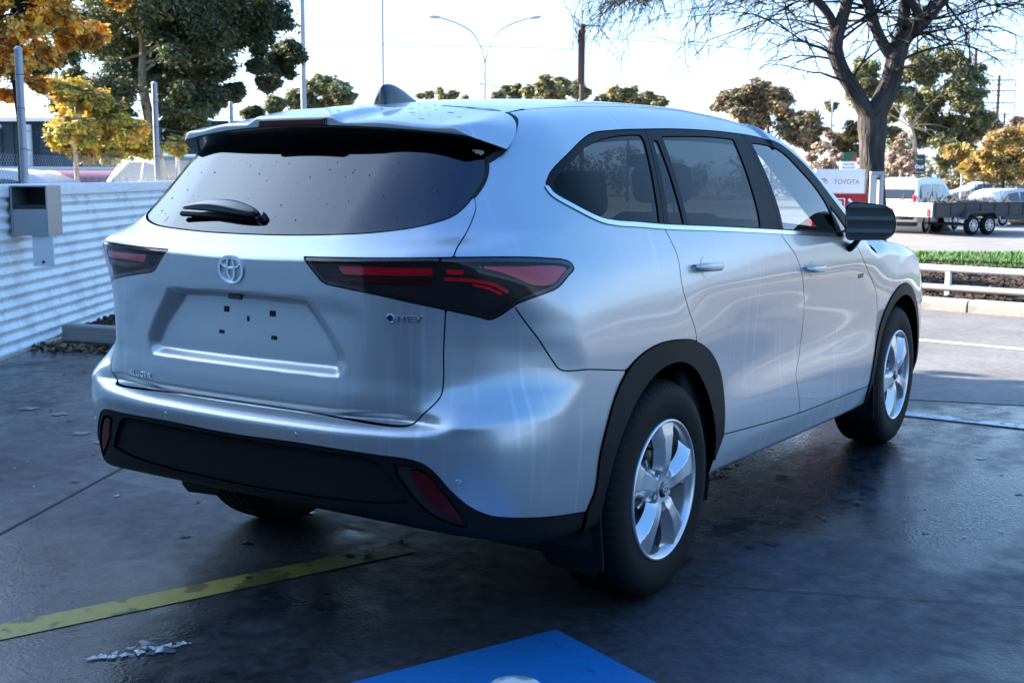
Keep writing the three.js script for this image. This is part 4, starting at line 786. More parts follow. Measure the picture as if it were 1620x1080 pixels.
// ---------------------------------------------------------------- the left side: corrugated fence, letterbox, chain-link, yard
const FS = -3.95;                            // the fence runs along s = FS
const whiteSheet = (() => { const m = tex(256, (u, v) => { const n = fbm(u * 10, v * 10, 5, 10), f = fbm(u * 60, v * 14, 4, 60), k = .965 - .09 * sstep(.52, .75, n) - .07 * sstep(.58, .8, f); return [k * .99, k, k]; }); return std(lin(1, 1, 1), .42, { map: m }); })();
M.galv = std(lin(.42, .43, .45), .5, { metalness: .55 }); M.whiteMetal = std(lin(.72, .72, .72), .45); M.darkMetal = std(lin(.02, .02, .022), .5);
{
  const f = thing('corrugated_fence', 'low white corrugated metal fence along the left side', 'fence');
  const n = 120, H0 = .02, H1 = 1.245, pitch = .0885, amp = .0135, L = 2.35;
  const strip = []; for (let i = 0; i <= n; i++) { const y = lerp(H0, H1, i / n), x = amp * Math.cos((y - .03) / pitch * Math.PI * 2); strip.push([x, y]); }
  const sheet = (ph) => { const pos = [], nor = [], uv = [], idx = []; const m = 24; for (let j = 0; j <= m; j++) for (let i = 0; i <= n; i++) { const [x, y] = strip[i], z = -L * j / m, dent = .004 * (fbm(j * .31 + ph, y * 3 + ph, 3) - .5); pos.push(x + dent, y, z); const dx = -amp * Math.sin((y - .03) / pitch * Math.PI * 2) / pitch * Math.PI * 2, l = Math.hypot(1, dx); nor.push(1 / l, -dx / l, 0); uv.push(z / 1.7 + ph, y / 1.7); }
    for (let j = 0; j < m; j++) for (let i = 0; i < n; i++) { const a = j * (n + 1) + i; idx.push(a, a + n + 1, a + 1, a + 1, a + n + 1, a + n + 2); idx.reverse; } const g = new THREE.BufferGeometry(); g.setAttribute('position', new THREE.Float32BufferAttribute(pos, 3)); g.setAttribute('uv', new THREE.Float32BufferAttribute(uv, 2)); g.setIndex(idx); g.computeVertexNormals(); return g; };
  const va = [sheet(0), sheet(.37), sheet(.71)];
  for (let k = -2; k < 9; k++) { const m = mesh('corrugated_sheet', va[(k + 6) % 3], whiteSheet, f), p = site(FS + (k & 1 ? .003 : 0), 5.2 + k * (L - .03)); m.position.copy(p); m.rotation.y = YAW; m.material.side = THREE.DoubleSide; }
  for (let k = -2; k < 9; k++) { const g = new RoundedBoxGeometry(.055, .105, L - .034, 2, .012), m = mesh('top_rail', g, whiteSheet, f); m.position.copy(site(FS, 5.2 + k * (L - .03) + L / 2, 1.288)); m.rotation.y = YAW; }
  // screws along every third rib
  const sg = new THREE.SphereGeometry(.0065, 6, 4); const screws = []; for (let k = 0; k < 26; k++) for (const yy of [.118, .56, 1.09]) { const p = site(FS + .013, 6.2 + k * .62, yy); screws.push(sg.clone().translate(p.x, p.y, p.z)); }
  const sm = mesh('screws', mergeGeometries(screws), M.galv, f); sm.userData.kind = 'stuff';
}
{ // metal letterbox on the fence
  const b = thing('letterbox', 'grey metal letterbox with a dark slot fixed to the white corrugated fence', 'letterbox');
  b.position.copy(site(FS + .03, 9.42)); b.rotation.y = YAW;
  // local: x to the right (away from the fence), z towards the viewer
  const steel = std(lin(.34, .35, .36), .4, { metalness: .6 });
  const box = (w, h, d, x, y, z, m, n) => { const g = new RoundedBoxGeometry(w, h, d, 1, .003); g.translate(x, y, z); return mesh(n, g, m, b); };
  box(.013, .385, .30, .012, 1.135, -.13, steel, 'side_panel'); box(.013, .385, .30, .287, 1.135, -.13, steel, 'side_panel');
  box(.275, .012, .30, .15, 1.325, -.13, steel, 'lid'); box(.262, .385, .012, .15, 1.135, -.276, M.darkMetal, 'back_panel');
  box(.262, .20, .012, .15, 1.045, .012, steel, 'front_panel'); box(.262, .012, .28, .15, 1.142, -.13, steel, 'slot_tray'); box(.27, .010, .30, .15, .945, -.13, steel, 'base_panel');
  box(.262, .030, .012, .15, 1.165, .006, M.darkMetal, 'slot_edge');
  const pl = box(.165, .245, .010, .235, .825, -.01, M.whiteMetal, 'mounting_plate'); const bo = new THREE.CylinderGeometry(.011, .011, .012, 10); bo.rotateX(Math.PI / 2); bo.translate(.235, .735, -.001); mesh('bolt', bo, M.darkMetal, pl);
}
{ // chain-link fence just behind: tubular posts, wires, woven mesh
  const f = thing('chain_link_fence', 'tall chain-link fence with steel posts and barbed wire behind the white fence', 'fence');
  const off = FS - .12, ds = [6.3, 9.98, 13.72, 17.4, 21.1];
  for (const d of ds) { const g = new THREE.CylinderGeometry(.031, .031, 2.42, 16); g.translate(0, 1.21, 0); const m = mesh('post', g, M.galv, f); m.position.copy(site(off + .045, d)); const c = new THREE.SphereGeometry(.034, 12, 6, 0, 6.3, 0, 1.6); c.translate(0, 2.415, 0); mesh('post_cap', c, M.galv, m); for (const y of [1.0, 1.62, 1.95, 2.22]) { const k = new THREE.TorusGeometry(.032, .003, 5, 14); k.rotateX(Math.PI / 2); k.translate(0, y, 0); mesh('tie_wire', k, M.darkMetal, m); } }
  const wire = (y, sag, r) => { const pts = []; for (let i = 0; i < ds.length - 1; i++) for (let k = 0; k <= 8; k++) { const t = k / 8; pts.push(site(off, lerp(ds[i], ds[i + 1], t), y - sag * 4 * t * (1 - t))); } return new THREE.TubeGeometry(new THREE.CatmullRomCurve3(pts), 90, r, 4); };
  for (const [y, sag] of [[1.62, .01], [1.78, .015], [1.95, .02], [2.22, .03]]) { const w = mesh('barbed_wire', wire(y, sag, .0022), M.darkMetal, f); const bs = []; for (let i = 0; i < 90; i++) { const d = 6.5 + i * .16, p = site(off, d, y - .008), g = new THREE.CylinderGeometry(.0014, .0014, .04, 4); g.rotateX(rr(0, 3)); g.rotateZ(rr(0, 3)); g.translate(p.x, p.y, p.z); bs.push(g); } mesh('barbs', mergeGeometries(bs), M.darkMetal, w).userData.kind = 'stuff'; }
  const gs = []; const u0 = new THREE.CylinderGeometry(.0017, .0017, .052 * Math.SQRT2 * .98, 3, 1, true);
  for (let i = 0; i < 210; i++) for (let j = 0; j < 9; j++) for (const q of [1, -1]) { const d = 8.6 + i * .052, y = 1.14 + j * .052; if (d > 19) continue; const g = u0.clone(); g.rotateX(q * Math.PI / 4); g.rotateY(YAW); const p = site(off, d, y); g.translate(p.x, p.y, p.z); gs.push(g); }
  const mm = mesh('woven_mesh', mergeGeometries(gs), M.galv, f); mm.userData.kind = 'stuff';
}
{ // planter kerb with mulch and blown leaves at its foot
  const k = thing('planter_kerb', 'short grey concrete kerb of the planter against the corrugated fence', 'kerb');
  const g = new RoundedBoxGeometry(1.5, .15, .13, 2, .02); for (let i = 0; i < 3; i++) { const m = mesh('kerb_stone', g, M.concrete, k); m.position.copy(site(FS + .80 + i * 1.42, 9.98 - i * .568, .07)); m.rotation.y = YAW - .38; }
  struct('planter_soil', sitePoly([[FS + .03, 10.3], [FS + 3, 9.35], [FS + 5, 8.8], [FS + 5, 13], [FS + .03, 15]], .05), std(lin(.03, .02, .014), .95));
}
{ // black tubular fence further into the yard
  const f = thing('tubular_fence', 'black tubular fence around the yard behind the parked ute', 'fence');
  const a = [-9.6, 20.5], b = [-4.6, 22.5]; const P = t => [lerp(a[0], b[0], t), lerp(a[1], b[1], t)];
  const L = Math.hypot(b[0] - a[0], b[1] - a[1]), ang = YAW + Math.atan2(b[1] - a[1], b[0] - a[0]);
  for (const y of [.2, 1.22]) { const g = new THREE.BoxGeometry(L, .03, .03), m = mesh('rail', g, M.darkMetal, f); m.position.copy(site(...P(.5), y)); m.rotation.y = ang; }
  const pg = new THREE.BoxGeometry(.016, 1.3, .016); for (let i = 0; i <= 46; i++) { const m = mesh('picket', pg, M.darkMetal, f); m.position.copy(site(...P(i / 46), .70)); m.rotation.y = ang; }
}
{ // shed in the yard, dark blue-green sheeting with white downpipes
  const b = thing('yard_shed', 'dark blue-green sheet metal shed behind the autumn trees', 'shed');
  const shed = std(lin(.035, .065, .085), .6); b.position.copy(site(-17.5, 38)); b.rotation.y = YAW - .12;
  const w = mesh('wall', new THREE.BoxGeometry(18, 3.0, 8).translate(0, 1.5, -4), shed, b); void w;
  const rg = new THREE.BoxGeometry(.04, 2.95, .05); for (let i = 0; i < 45; i++) { const m = mesh('wall_rib', rg, shed, b); m.position.set(-8.8 + i * .4, 1.49, .02); }
  const roof = new THREE.CylinderGeometry(.01, 4.6, 1.3, 4, 1); roof.rotateY(Math.PI / 4); roof.scale(2.9, .25, 1.3); roof.translate(0, 3.16, -4); mesh('roof', roof, std(lin(.04, .065, .08), .6), b);
  for (const x of [-7.3, -4.2, -1.2, 2.6, 7]) { const g = new THREE.CylinderGeometry(.09, .09, 2.9, 10); g.translate(x, 1.45, .16); mesh('downpipe', g, M.whiteMetal, b); }
  const g = new THREE.CylinderGeometry(.10, .10, 3.6, 10); g.rotateZ(-.85); g.translate(.4, 1.7, .35); mesh('stay_pipe', g, M.whiteMetal, b);
  const h = new THREE.CylinderGeometry(.07, .07, 17, 8); h.rotateZ(Math.PI / 2); h.translate(0, 1.55, .35); mesh('guard_rail', h, M.whiteMetal, b);
}
{ // workshop to the left, outside the picture: its shadow lies over the forecourt
  const b = thing('workshop', 'tall workshop building left of the forecourt whose shadow covers the car', 'building');
  const wm = std(lin(.30, .31, .32), .7);
  const g = new THREE.BoxGeometry(12, 9.3, 44); g.translate(-22.5, 4.65, 20.8); mesh('wall', g, wm, b);
  const r = new THREE.BoxGeometry(12.6, .25, 44.6); r.translate(-22.5, 9.43, 20.8); mesh('roof', r, std(lin(.2, .2, .21), .6), b);
  for (let i = 0; i < 5; i++) { const d = new THREE.BoxGeometry(.08, 4.2, 4.4); d.translate(-16.46, 2.1, 3 + i * 8); mesh('roller_door', d, std(lin(.45, .46, .47), .5), b); }
}
{ // showroom behind the viewer: seen only in the mirror and in the paint
  const b = thing('showroom', 'dark ribbed showroom wall behind the viewer', 'building');
  const wm = std(lin(.06, .065, .07), .5); const g = new THREE.BoxGeometry(44, 7.2, 10); g.translate(4, 3.6, 18); mesh('wall', g, wm, b);
  const rg = new THREE.BoxGeometry(44, .06, .07); for (let i = 0; i < 34; i++) { const m = mesh('wall_rib', rg, std(lin(.18, .19, .2), .5), b); m.position.set(4, .3 + i * .205, 12.97); }
}
// ---------------------------------------------------------------- trees
const barkB = tex(256, (u, v) => { const n = fbm(u * 30, v * 7, 5, 30); return [n, n, n]; }, false);
M.bark = std(lin(1, 1, 1), .95, { bumpMap: barkB, bumpScale: .03, map: tex(256, (u, v) => { const n = fbm(u * 22, v * 5, 5, 22), k = .13 + .26 * n; return [k * 1.05, k * .95, k * .9]; }) });
M.paleBark = std(lin(1, 1, 1), .9, { map: tex(256, (u, v) => { const n = fbm(u * 6, v * 10, 5, 6), k = .50 + .34 * n; return [k * 1.04, k * .95, k * .84]; }) });
// tapered tube through points [x, y, z, radius]
function limb(pts, seg = 8, rough = 0) {
  const c = new THREE.CatmullRomCurve3(pts.map(p => new THREE.Vector3(p[0], p[1], p[2])), false, 'centripetal');
  const n = max(3, (pts.length - 1) * 3), fr = c.computeFrenetFrames(n, false), pos = [], uv = [], idx = [], len = c.getLength();
  for (let i = 0; i <= n; i++) {
    const t = i / n, p = c.getPointAt(t), q = t * (pts.length - 1), k = min(pts.length - 2, Math.floor(q)), r0 = lerp(pts[k][3], pts[k + 1][3], q - k);
    for (let j = 0; j <= seg; j++) { const a = j / seg * Math.PI * 2, r = r0 * (1 + rough * (fbm(Math.cos(a) * 2 + t * 9 + pts[0][0], Math.sin(a) * 2 + t * 9, 2) - .5)), ca = Math.cos(a) * r, sa = Math.sin(a) * r; pos.push(p.x + fr.normals[i].x * ca + fr.binormals[i].x * sa, p.y + fr.normals[i].y * ca + fr.binormals[i].y * sa, p.z + fr.normals[i].z * ca + fr.binormals[i].z * sa); uv.push(j / seg, t * len / 1.5); }
  }
  for (let i = 0; i < n; i++) for (let j = 0; j < seg; j++) { const a = i * (seg + 1) + j; idx.push(a, a + 1, a + seg + 1, a + 1, a + seg + 2, a + seg + 1); }
  const g = new THREE.BufferGeometry(); g.setAttribute('position', new THREE.Float32BufferAttribute(pos, 3)); g.setAttribute('uv', new THREE.Float32BufferAttribute(uv, 2)); g.setIndex(idx); g.computeVertexNormals(); return g;
}
// leaves: small folded faces spread through clumps; tone varies from leaf to leaf and clump to clump
function foliage(clumps, perClump, size, palette, droop = .3) {
  const pos = [], nor = [], col = [], idx = []; const c = new THREE.Color();
  const subs = []; for (const [cx, cy, cz, r] of clumps) { const m = 15; for (let i = 0; i < m; i++) { const a = rnd() * 6.283, v = rr(-1, 1), q = Math.sqrt(1 - v * v), k = r * rr(.2, 1.2); subs.push([cx + Math.cos(a) * q * k, cy + v * k * .8, cz + Math.sin(a) * q * k, r * rr(.30, .55)]); } }
  for (const [cx, cy, cz, r, rv = r * .75] of subs) {
    const tone = rr(.7, 1.3), pi = Math.floor(rnd() * palette.length), n = Math.round(perClump / 15 * 3.4 * rr(.7, 1.3));
    for (let i = 0; i < n; i++) {
      const a = rnd() * Math.PI * 2, z = rnd() * 2 - 1, q = Math.sqrt(1 - z * z), rad = Math.pow(rnd(), .45) * (rnd() < .22 ? rr(1, 1.8) : 1);
      const wob = 1 + .35 * (vn(cx * 3 + Math.cos(a) * q * 2 + 50, cy * 3 + z * 2 + Math.sin(a) * q + 50) - .5);
      const px = cx + Math.cos(a) * q * r * rad * wob, py = cy + z * rv * rad * wob, pz = cz + Math.sin(a) * q * r * rad * wob;
      const s = size * rr(.6, 1.3), t1 = rnd() * Math.PI * 2, el = rr(-1, .5) - droop;
      const dx = Math.cos(t1) * Math.cos(el), dy = Math.sin(el), dz = Math.sin(t1) * Math.cos(el);
      const w = rr(.28, .5) * s; let ux = -dz, uy = rr(-.6, .6), uz = dx; const l = Math.hypot(ux, uy, uz); ux *= w / l; uy *= w / l; uz *= w / l;
      const b = pos.length / 3;
      pos.push(px, py, pz, px + dx * s * .5 + ux, py + dy * s * .5 + uy, pz + dz * s * .5 + uz, px + dx * s, py + dy * s, pz + dz * s, px + dx * s * .5 - ux, py + dy * s * .5 - uy, pz + dz * s * .5 - uz);
      const nx = dy * uz - dz * uy, ny = dz * ux - dx * uz, nz = dx * uy - dy * ux, nl = Math.hypot(nx, ny, nz) || 1; for (let k = 0; k < 4; k++) nor.push(-nx / nl, -ny / nl, -nz / nl);
      const p = palette[rnd() < .7 ? pi : Math.floor(rnd() * palette.length)], v = 1.25 * tone * rr(.7, 1.3); for (let k = 0; k < 4; k++) col.push(p[0] * v, p[1] * v, p[2] * v);
      idx.push(b, b + 1, b + 2, b, b + 2, b + 3);
    }
  }
  const g = new THREE.BufferGeometry(); g.setAttribute('position', new THREE.Float32BufferAttribute(pos, 3)); g.setAttribute('normal', new THREE.Float32BufferAttribute(nor, 3)); g.setAttribute('color', new THREE.Float32BufferAttribute(col, 3)); g.setIndex(idx); return g;
}
M.leaf = new THREE.MeshPhysicalMaterial({ color: 0xffffff, vertexColors: true, roughness: .8, side: THREE.DoubleSide, transmission: .35, thickness: 0 });
M.leafOpaque = new THREE.MeshStandardMaterial({ color: 0xffffff, vertexColors: true, roughness: .75, side: THREE.DoubleSide });
const PG = { gum: [[.17, .175, .07], [.13, .15, .06], [.23, .21, .085]], dark: [[.07, .09, .033], [.09, .105, .04], [.15, .15, .05]], warm: [[.25, .175, .085], [.30, .21, .10], [.17, .155, .07]], gold: [[.78, .47, .06], [.82, .58, .10], [.68, .32, .045]], olive: [[.24, .21, .08], [.18, .175, .07], [.30, .25, .09]] };
// a tree from an outline of clumps: [s offset, y, d offset, radius]
function tree(name, label, s, d, base, trunk, clumps, o) {
  const t = thing(name, label, 'tree', o.group); const p0 = site(s, d, base); t.position.copy(p0); t.rotation.y = YAW;
  const tr = mesh('trunk', limb(trunk, 10, .25), o.bark || M.bark, t);
  const limbs = []; for (const c of clumps) if (rnd() < (o.limbs ?? .35)) { const top = trunk[trunk.length - 1], a = trunk[max(1, trunk.length - 2)], st = lerp(.2, .9, rnd()); limbs.push(limb([[lerp(a[0], top[0], st), lerp(a[1], top[1], st), lerp(a[2], top[2], st), top[3] * .55], [lerp(top[0], c[0], .55), lerp(top[1], c[1], .45) + .05, lerp(top[2], c[2], .55), top[3] * .28], [c[0], c[1], c[2], top[3] * .06]], 5)); }
  if (limbs.length) mesh('limbs', mergeGeometries(limbs), o.bark || M.bark, tr);
  mesh('crown', foliage(clumps, o.per, o.leaf, o.pal, o.droop), o.mat || M.leaf, t);
  return t;
}
function crownClumps(cx, cy, rx, ry, n, r0, r1, gap = .0) { const q = []; let guard = 0; while (q.length < n && guard++ < 4000) { const a = rnd() * Math.PI * 2, v = rnd() * 2 - 1, k = Math.sqrt(1 - v * v) * Math.pow(rnd(), .33); const x = cx + Math.cos(a) * k * rx, y = cy + v * Math.pow(rnd(), .25) * ry, z = Math.sin(a) * k * rx * .8; if (fbm(x * .9 + 30, y * .9 + 30, 2) < gap) continue; q.push([x, y, z, rr(r0, r1)]); } return q; }
// positions in metres on the site grid: trunk [x, y, z, radius], clumps [x, y, z, radius]
tree('evergreen_tree', 'large dark evergreen tree with pale leaning trunk behind the chain-link fence', -6.35, 22, 0, [[0.0, 0, 0, 0.127], [0.0, 1.27, 0, 0.11], [-0.14, 1.96, 0, 0.098], [-0.25, 2.54, 0, 0.093], [-0.31, 3.01, 0, 0.081], [-0.25, 3.93, 0, 0.064]], [[-1.3, 3.93, -0.94, 0.7], [-0.49, 4.28, 0.16, 0.81], [0.44, 4.4, -0.47, 0.81], [1.37, 4.28, 0.37, 0.7], [1.95, 4.17, 0.45, 0.42], [2.06, 3.79, -1.56, 0.3], [1.83, 3.53, -1.75, 0.28], [1.02, 3.82, 1.21, 0.7], [0.21, 3.59, -0.87, 0.7], [-0.72, 3.47, -0.96, 0.64], [-1.53, 3.24, 1.78, 0.52], [-1.18, 2.66, -0.11, 0.49], [-0.49, 2.78, 1.21, 0.52], [0.32, 3.01, -0.09, 0.64], [0.9, 3.24, 0.5, 0.46], [1.71, 3.15, -1.26, 0.21], [1.92, 3.29, 0.49, 0.17], [0.79, 2.66, 1.32, 0.41], [0.44, 2.37, 0.08, 0.35], [1.08, 2.78, 0.87, 0.29], [1.42, 2.87, 0.62, 0.16], [1.32, 2.59, -1.57, 0.15], [-0.95, 2.25, 0.93, 0.35], [0.32, 2.02, 0.33, 0.21], [-1.88, 3.01, -0.72, 0.46], [-0.08, 3.93, -1.69, 0.58], [0.79, 4.17, 1.32, 0.58], [1.6, 3.93, -0.1, 0.46], [-0.25, 5.15, 0.79, 0.58], [0.79, 5.21, 1.36, 0.58], [-1.18, 5.09, 0.77, 0.58], [1.71, 4.92, 1.52, 0.52], [0.21, 6.14, -0.38, 0.16], [-0.72, 6.37, 1.08, 0.19], [0.9, 6.6, -0.2, 0.16], [-0.14, 7.06, 1.57, 0.16], [0.44, 7.53, 1.36, 0.16], [-0.49, 6.83, -1.45, 0.14], [1.25, 6.25, -1.31, 0.14]], { per: 2100, leaf: .085, pal: PG.dark, bark: M.paleBark, limbs: .3 });
tree('autumn_tree', 'slender autumn tree with olive and yellow leaves left of the pale trunk', -6.48, 18, 0, [[0.0, 0, 0, 0.049], [0.0, 1.32, 0, 0.043], [-0.02, 1.77, 0, 0.038], [-0.08, 2.15, 0, 0.033], [0.02, 2.53, 0, 0.024]], [[-0.15, 2.25, -0.37, 0.28], [0.23, 2.06, 0.61, 0.27], [0.61, 1.91, -0.08, 0.25], [0.84, 2.1, 0.17, 0.23], [0.04, 1.82, -0.26, 0.21], [0.46, 2.25, 0.01, 0.25], [-0.29, 1.91, -0.15, 0.21], [0.99, 1.87, -0.2, 0.17], [0.23, 2.48, 0.11, 0.25], [-0.06, 2.63, 0.11, 0.23], [1.65, 1.82, 0.53, 0.13], [1.79, 1.94, 0.24, 0.11], [0.75, 1.72, 0.56, 0.15]], { per: 700, leaf: .085, pal: [[.50,.40,.05],[.32,.30,.05],[.58,.36,.06]], bark: M.paleBark, mat: M.leaf });
tree('autumn_tree', 'autumn tree with orange leaves at the left, twigs over the steel post', -4.68, 11.5, 0, [[0.0, 0, 0, 0.024], [0.0, 1.38, 0, 0.021], [0.02, 1.89, 0, 0.018], [-0.01, 2.25, 0, 0.021], [0.04, 2.68, 0, 0.024], [0.07, 3.1, 0, 0.027]], [[-0.11, 2.98, 0.12, 0.19], [0.13, 3.01, -0.41, 0.21], [0.41, 2.95, 0.12, 0.18], [-0.05, 2.68, -0.03, 0.21], [0.25, 2.74, 0.17, 0.19], [0.5, 2.74, -0.14, 0.15], [-0.17, 2.44, 0.19, 0.16], [0.13, 2.44, 0.22, 0.12], [0.62, 2.83, -0.45, 0.11], [-0.11, 3.34, -0.41, 0.19], [0.31, 3.34, 0.17, 0.18], [0.68, 3.28, 0.44, 0.12], [-0.41, 2.86, -0.23, 0.24], [0.22, 2.28, -0.04, 0.07], [0.38, 2.53, 0.09, 0.08], [0.95, 3.06, -0.17, 0.06], [-0.14, 2.19, -0.13, 0.06], [0.68, 2.71, -0.18, 0.07], [0.13, 3.71, -0.12, 0.07], [0.47, 3.65, 0.09, 0.07], [-0.11, 3.77, -0.19, 0.07], [0.88, 3.41, -0.12, 0.06], [-0.46, 3.53, 0.26, 0.08], [0.98, 3.8, -0.45, 0.07], [-0.37, 3.56, 0.07, 0.06], [-0.22, 4.25, 0.22, 0.07], [1.14, 4.23, -0.18, 0.07], [0.02, 4.18, -0.26, 0.05], [0.71, 3.52, 0.29, 0.04], [0.42, 4.27, -0.25, 0.07], [-0.13, 3.51, -0.29, 0.08], [0.2, 3.41, -0.06, 0.05], [-0.63, 3.77, 0.19, 0.04], [-0.39, 3.94, -0.37, 0.06], [-0.47, 4.27, -0.17, 0.07], [-0.17, 3.44, -0.16, 0.07], [-0.04, 3.89, 0.31, 0.06], [0.47, 3.77, -0.06, 0.06], [0.43, 3.46, 0.33, 0.06], [0.06, 3.66, -0.31, 0.05], [-0.19, 3.42, -0.15, 0.06], [0.29, 4.3, 0.14, 0.05], [0.35, 4.29, 0.36, 0.06]], { per: 260, leaf: .07, pal: PG.gold, bark: M.bark, mat: M.leaf, limbs: .8 });
tree('distant_tree', 'distant gum tree behind the tall grey pole', -13.06, 80, -0.4, [[0.0, 0, 0, 0.097], [0.0, 5.04, 0, 0.084], [0.13, 6.73, 0, 0.063]], [[-2.53, 6.47, -0.21, 0.63], [-1.47, 6.73, -1.2, 0.72], [-0.76, 7.15, -1.65, 0.76], [0.42, 7.78, 0.13, 0.67], [1.18, 7.57, -1.35, 0.76], [1.9, 7.06, 1.34, 0.72], [2.53, 6.9, 1.48, 0.38], [0.84, 6.73, -1.38, 0.84], [-0.21, 6.47, -0.97, 0.67]], { per: 418, leaf: 0.341, pal: PG.gum, group: 'distant trees beyond the street' });
tree('distant_tree', 'thin distant treetop just above the car roof beside the aerial', -6.37, 110, -0.4, [[0.0, 0, 0, 0.1], [0.0, 6.25, 0, 0.087], [0.0, 8.28, 0, 0.058]], [[-1.85, 8.74, 1.84, 0.35], [-1.04, 8.91, 0.85, 0.41], [0.0, 9.09, 1.84, 0.52], [1.04, 9.14, -0.93, 0.46], [1.91, 8.8, -2.22, 0.35], [0.29, 8.68, -1.25, 0.7]], { per: 132, leaf: 0.31, pal: PG.olive, group: 'distant trees beyond the street' });
tree('distant_tree', 'small distant tree at the foot of the farther double lamp', -0.62, 90, -0.4, [[0.0, 0, 0, 0.082], [0.0, 5.44, 0, 0.071], [0.05, 7.34, 0, 0.047]], [[-0.47, 7.58, 1.44, 0.38], [0.14, 8.0, -1.12, 0.43], [0.71, 7.81, -0.75, 0.43], [0.38, 7.43, -0.41, 0.47], [0.85, 8.29, -0.39, 0.24]], { per: 198, leaf: 0.31, pal: PG.gum, group: 'distant trees beyond the street' });
tree('distant_tree', 'rounded distant tree left of the brown pole', 2.78, 85, -0.4, [[0.0, 0, 0, 0.103], [0.0, 5.24, 0, 0.09], [0.0, 7.03, 0, 0.067]], [[-1.52, 7.48, -0.42, 0.63], [-0.76, 7.84, 1.95, 0.67], [0.13, 8.15, -1.59, 0.67], [0.94, 8.02, -2.3, 0.63], [1.48, 7.57, 2.06, 0.58], [0.0, 7.26, 1.76, 0.98], [2.06, 7.39, 2.26, 0.27]], { per: 506, leaf: 0.31, pal: PG.olive, group: 'distant trees beyond the street' });
tree('distant_tree', 'low distant tree just above the roof right of the brown pole', 8.06, 85, -0.4, [[0.0, 0, 0, 0.103], [0.0, 4.8, 0, 0.09], [0.0, 6.36, 0, 0.067]], [[-1.7, 6.94, -0.3, 0.49], [-0.9, 7.21, 2.09, 0.58], [-0.22, 7.48, 1.98, 0.49], [0.67, 7.12, -1.29, 0.49], [1.43, 7.03, 1.14, 0.49], [1.92, 6.85, 1.56, 0.4], [0.0, 6.77, 0.76, 0.72]], { per: 440, leaf: 0.279, pal: PG.olive, group: 'distant trees beyond the street' });
tree('distant_tree', 'russet gum tree standing alone left of the bare tree', 12.8, 60, -0.4, [[0.0, 0, 0, 0.109], [0.0, 1.4, 0, 0.095], [-0.09, 3.13, 0, 0.079], [-0.22, 4.24, 0, 0.063]], [[-2.37, 5.34, 0.06, 0.54], [-1.8, 5.57, -0.69, 0.57], [-1.17, 5.94, -0.52, 0.57], [-0.6, 6.2, -0.89, 0.57], [-0.09, 6.07, -1.41, 0.51], [0.16, 5.5, 0.29, 0.57], [-0.63, 5.19, -0.7, 0.63], [-1.58, 4.87, 1.02, 0.51], [0.79, 4.93, -1.49, 0.57], [1.48, 4.55, 1.32, 0.57], [1.9, 4.11, 0.63, 0.51], [1.26, 3.76, 1.39, 0.63], [0.63, 4.08, 1.3, 0.57], [1.67, 3.42, 1.31, 0.41], [-1.11, 4.4, 0.25, 0.41], [-0.09, 4.62, -1.59, 0.47]], { per: 528, leaf: 0.211, pal: PG.warm, group: 'distant trees beyond the street' });
tree('gum_tree', 'large olive gum tree with white limbs behind the bare tree', 23.22, 70, -0.4, [[0.0, 0, 0, 0.191], [0.0, 0.95, 0, 0.166], [0.0, 2.8, 0, 0.147], [-0.15, 4.09, 0, 0.129], [-0.55, 5.19, 0, 0.092]], [[-0.15, 8.4, 0.94, 0.74], [0.81, 8.62, -1.25, 0.74], [1.84, 8.4, -0.76, 0.81], [2.58, 7.88, 0.62, 0.66], [-0.74, 7.59, 0.1, 0.74], [0.37, 7.59, -0.33, 0.81], [1.66, 7.29, 1.68, 0.88], [2.76, 6.85, 0.43, 0.74], [3.39, 5.93, -0.61, 0.66], [1.11, 6.41, -0.95, 0.88], [2.21, 5.93, 1.38, 0.96], [0.0, 6.11, -0.09, 0.81], [3.24, 4.94, 1.08, 0.66], [0.44, 5.19, -0.57, 0.74], [1.84, 4.82, -1.16, 0.96], [2.76, 4.09, 0.13, 0.81], [1.47, 3.72, 1.21, 0.88], [0.55, 4.09, -1.26, 0.59], [-3.32, 7.88, 1.11, 0.66], [-3.76, 7.22, 1.61, 0.59], [-2.88, 6.85, 1.17, 0.59], [-4.05, 6.48, 1.24, 0.44], [-4.5, 5.93, -1.88, 0.29], [-3.5, 6.11, 0.49, 0.44], [-1.47, 6.48, 1.38, 0.59], [-1.03, 5.56, -1.72, 0.52], [-1.18, 4.46, -0.87, 0.44], [-0.74, 3.72, -0.88, 0.44], [3.5, 4.46, 0.1, 0.37], [2.03, 2.98, -0.29, 0.66], [2.95, 3.17, -0.1, 0.52]], { per: 726, leaf: 0.223, pal: PG.gum, bark: M.paleBark, limbs: .3 });
tree('distant_tree', 'small golden-brown tree left of the bare trunk above the white sign', 16.9, 60, -0.4, [[0.0, 0, 0, 0.072], [0.0, 1.4, 0, 0.063], [0.0, 2.97, 0, 0.047]], [[-0.32, 4.08, 0.9, 0.44], [0.09, 3.76, -1.63, 0.51], [-0.22, 3.29, -1.46, 0.44], [0.32, 3.04, -1.22, 0.38], [-0.54, 3.54, -1.23, 0.32]], { per: 330, leaf: 0.198, pal: [[.22,.15,.04],[.18,.13,.04],[.12,.10,.03]], group: 'distant trees beyond the street' });
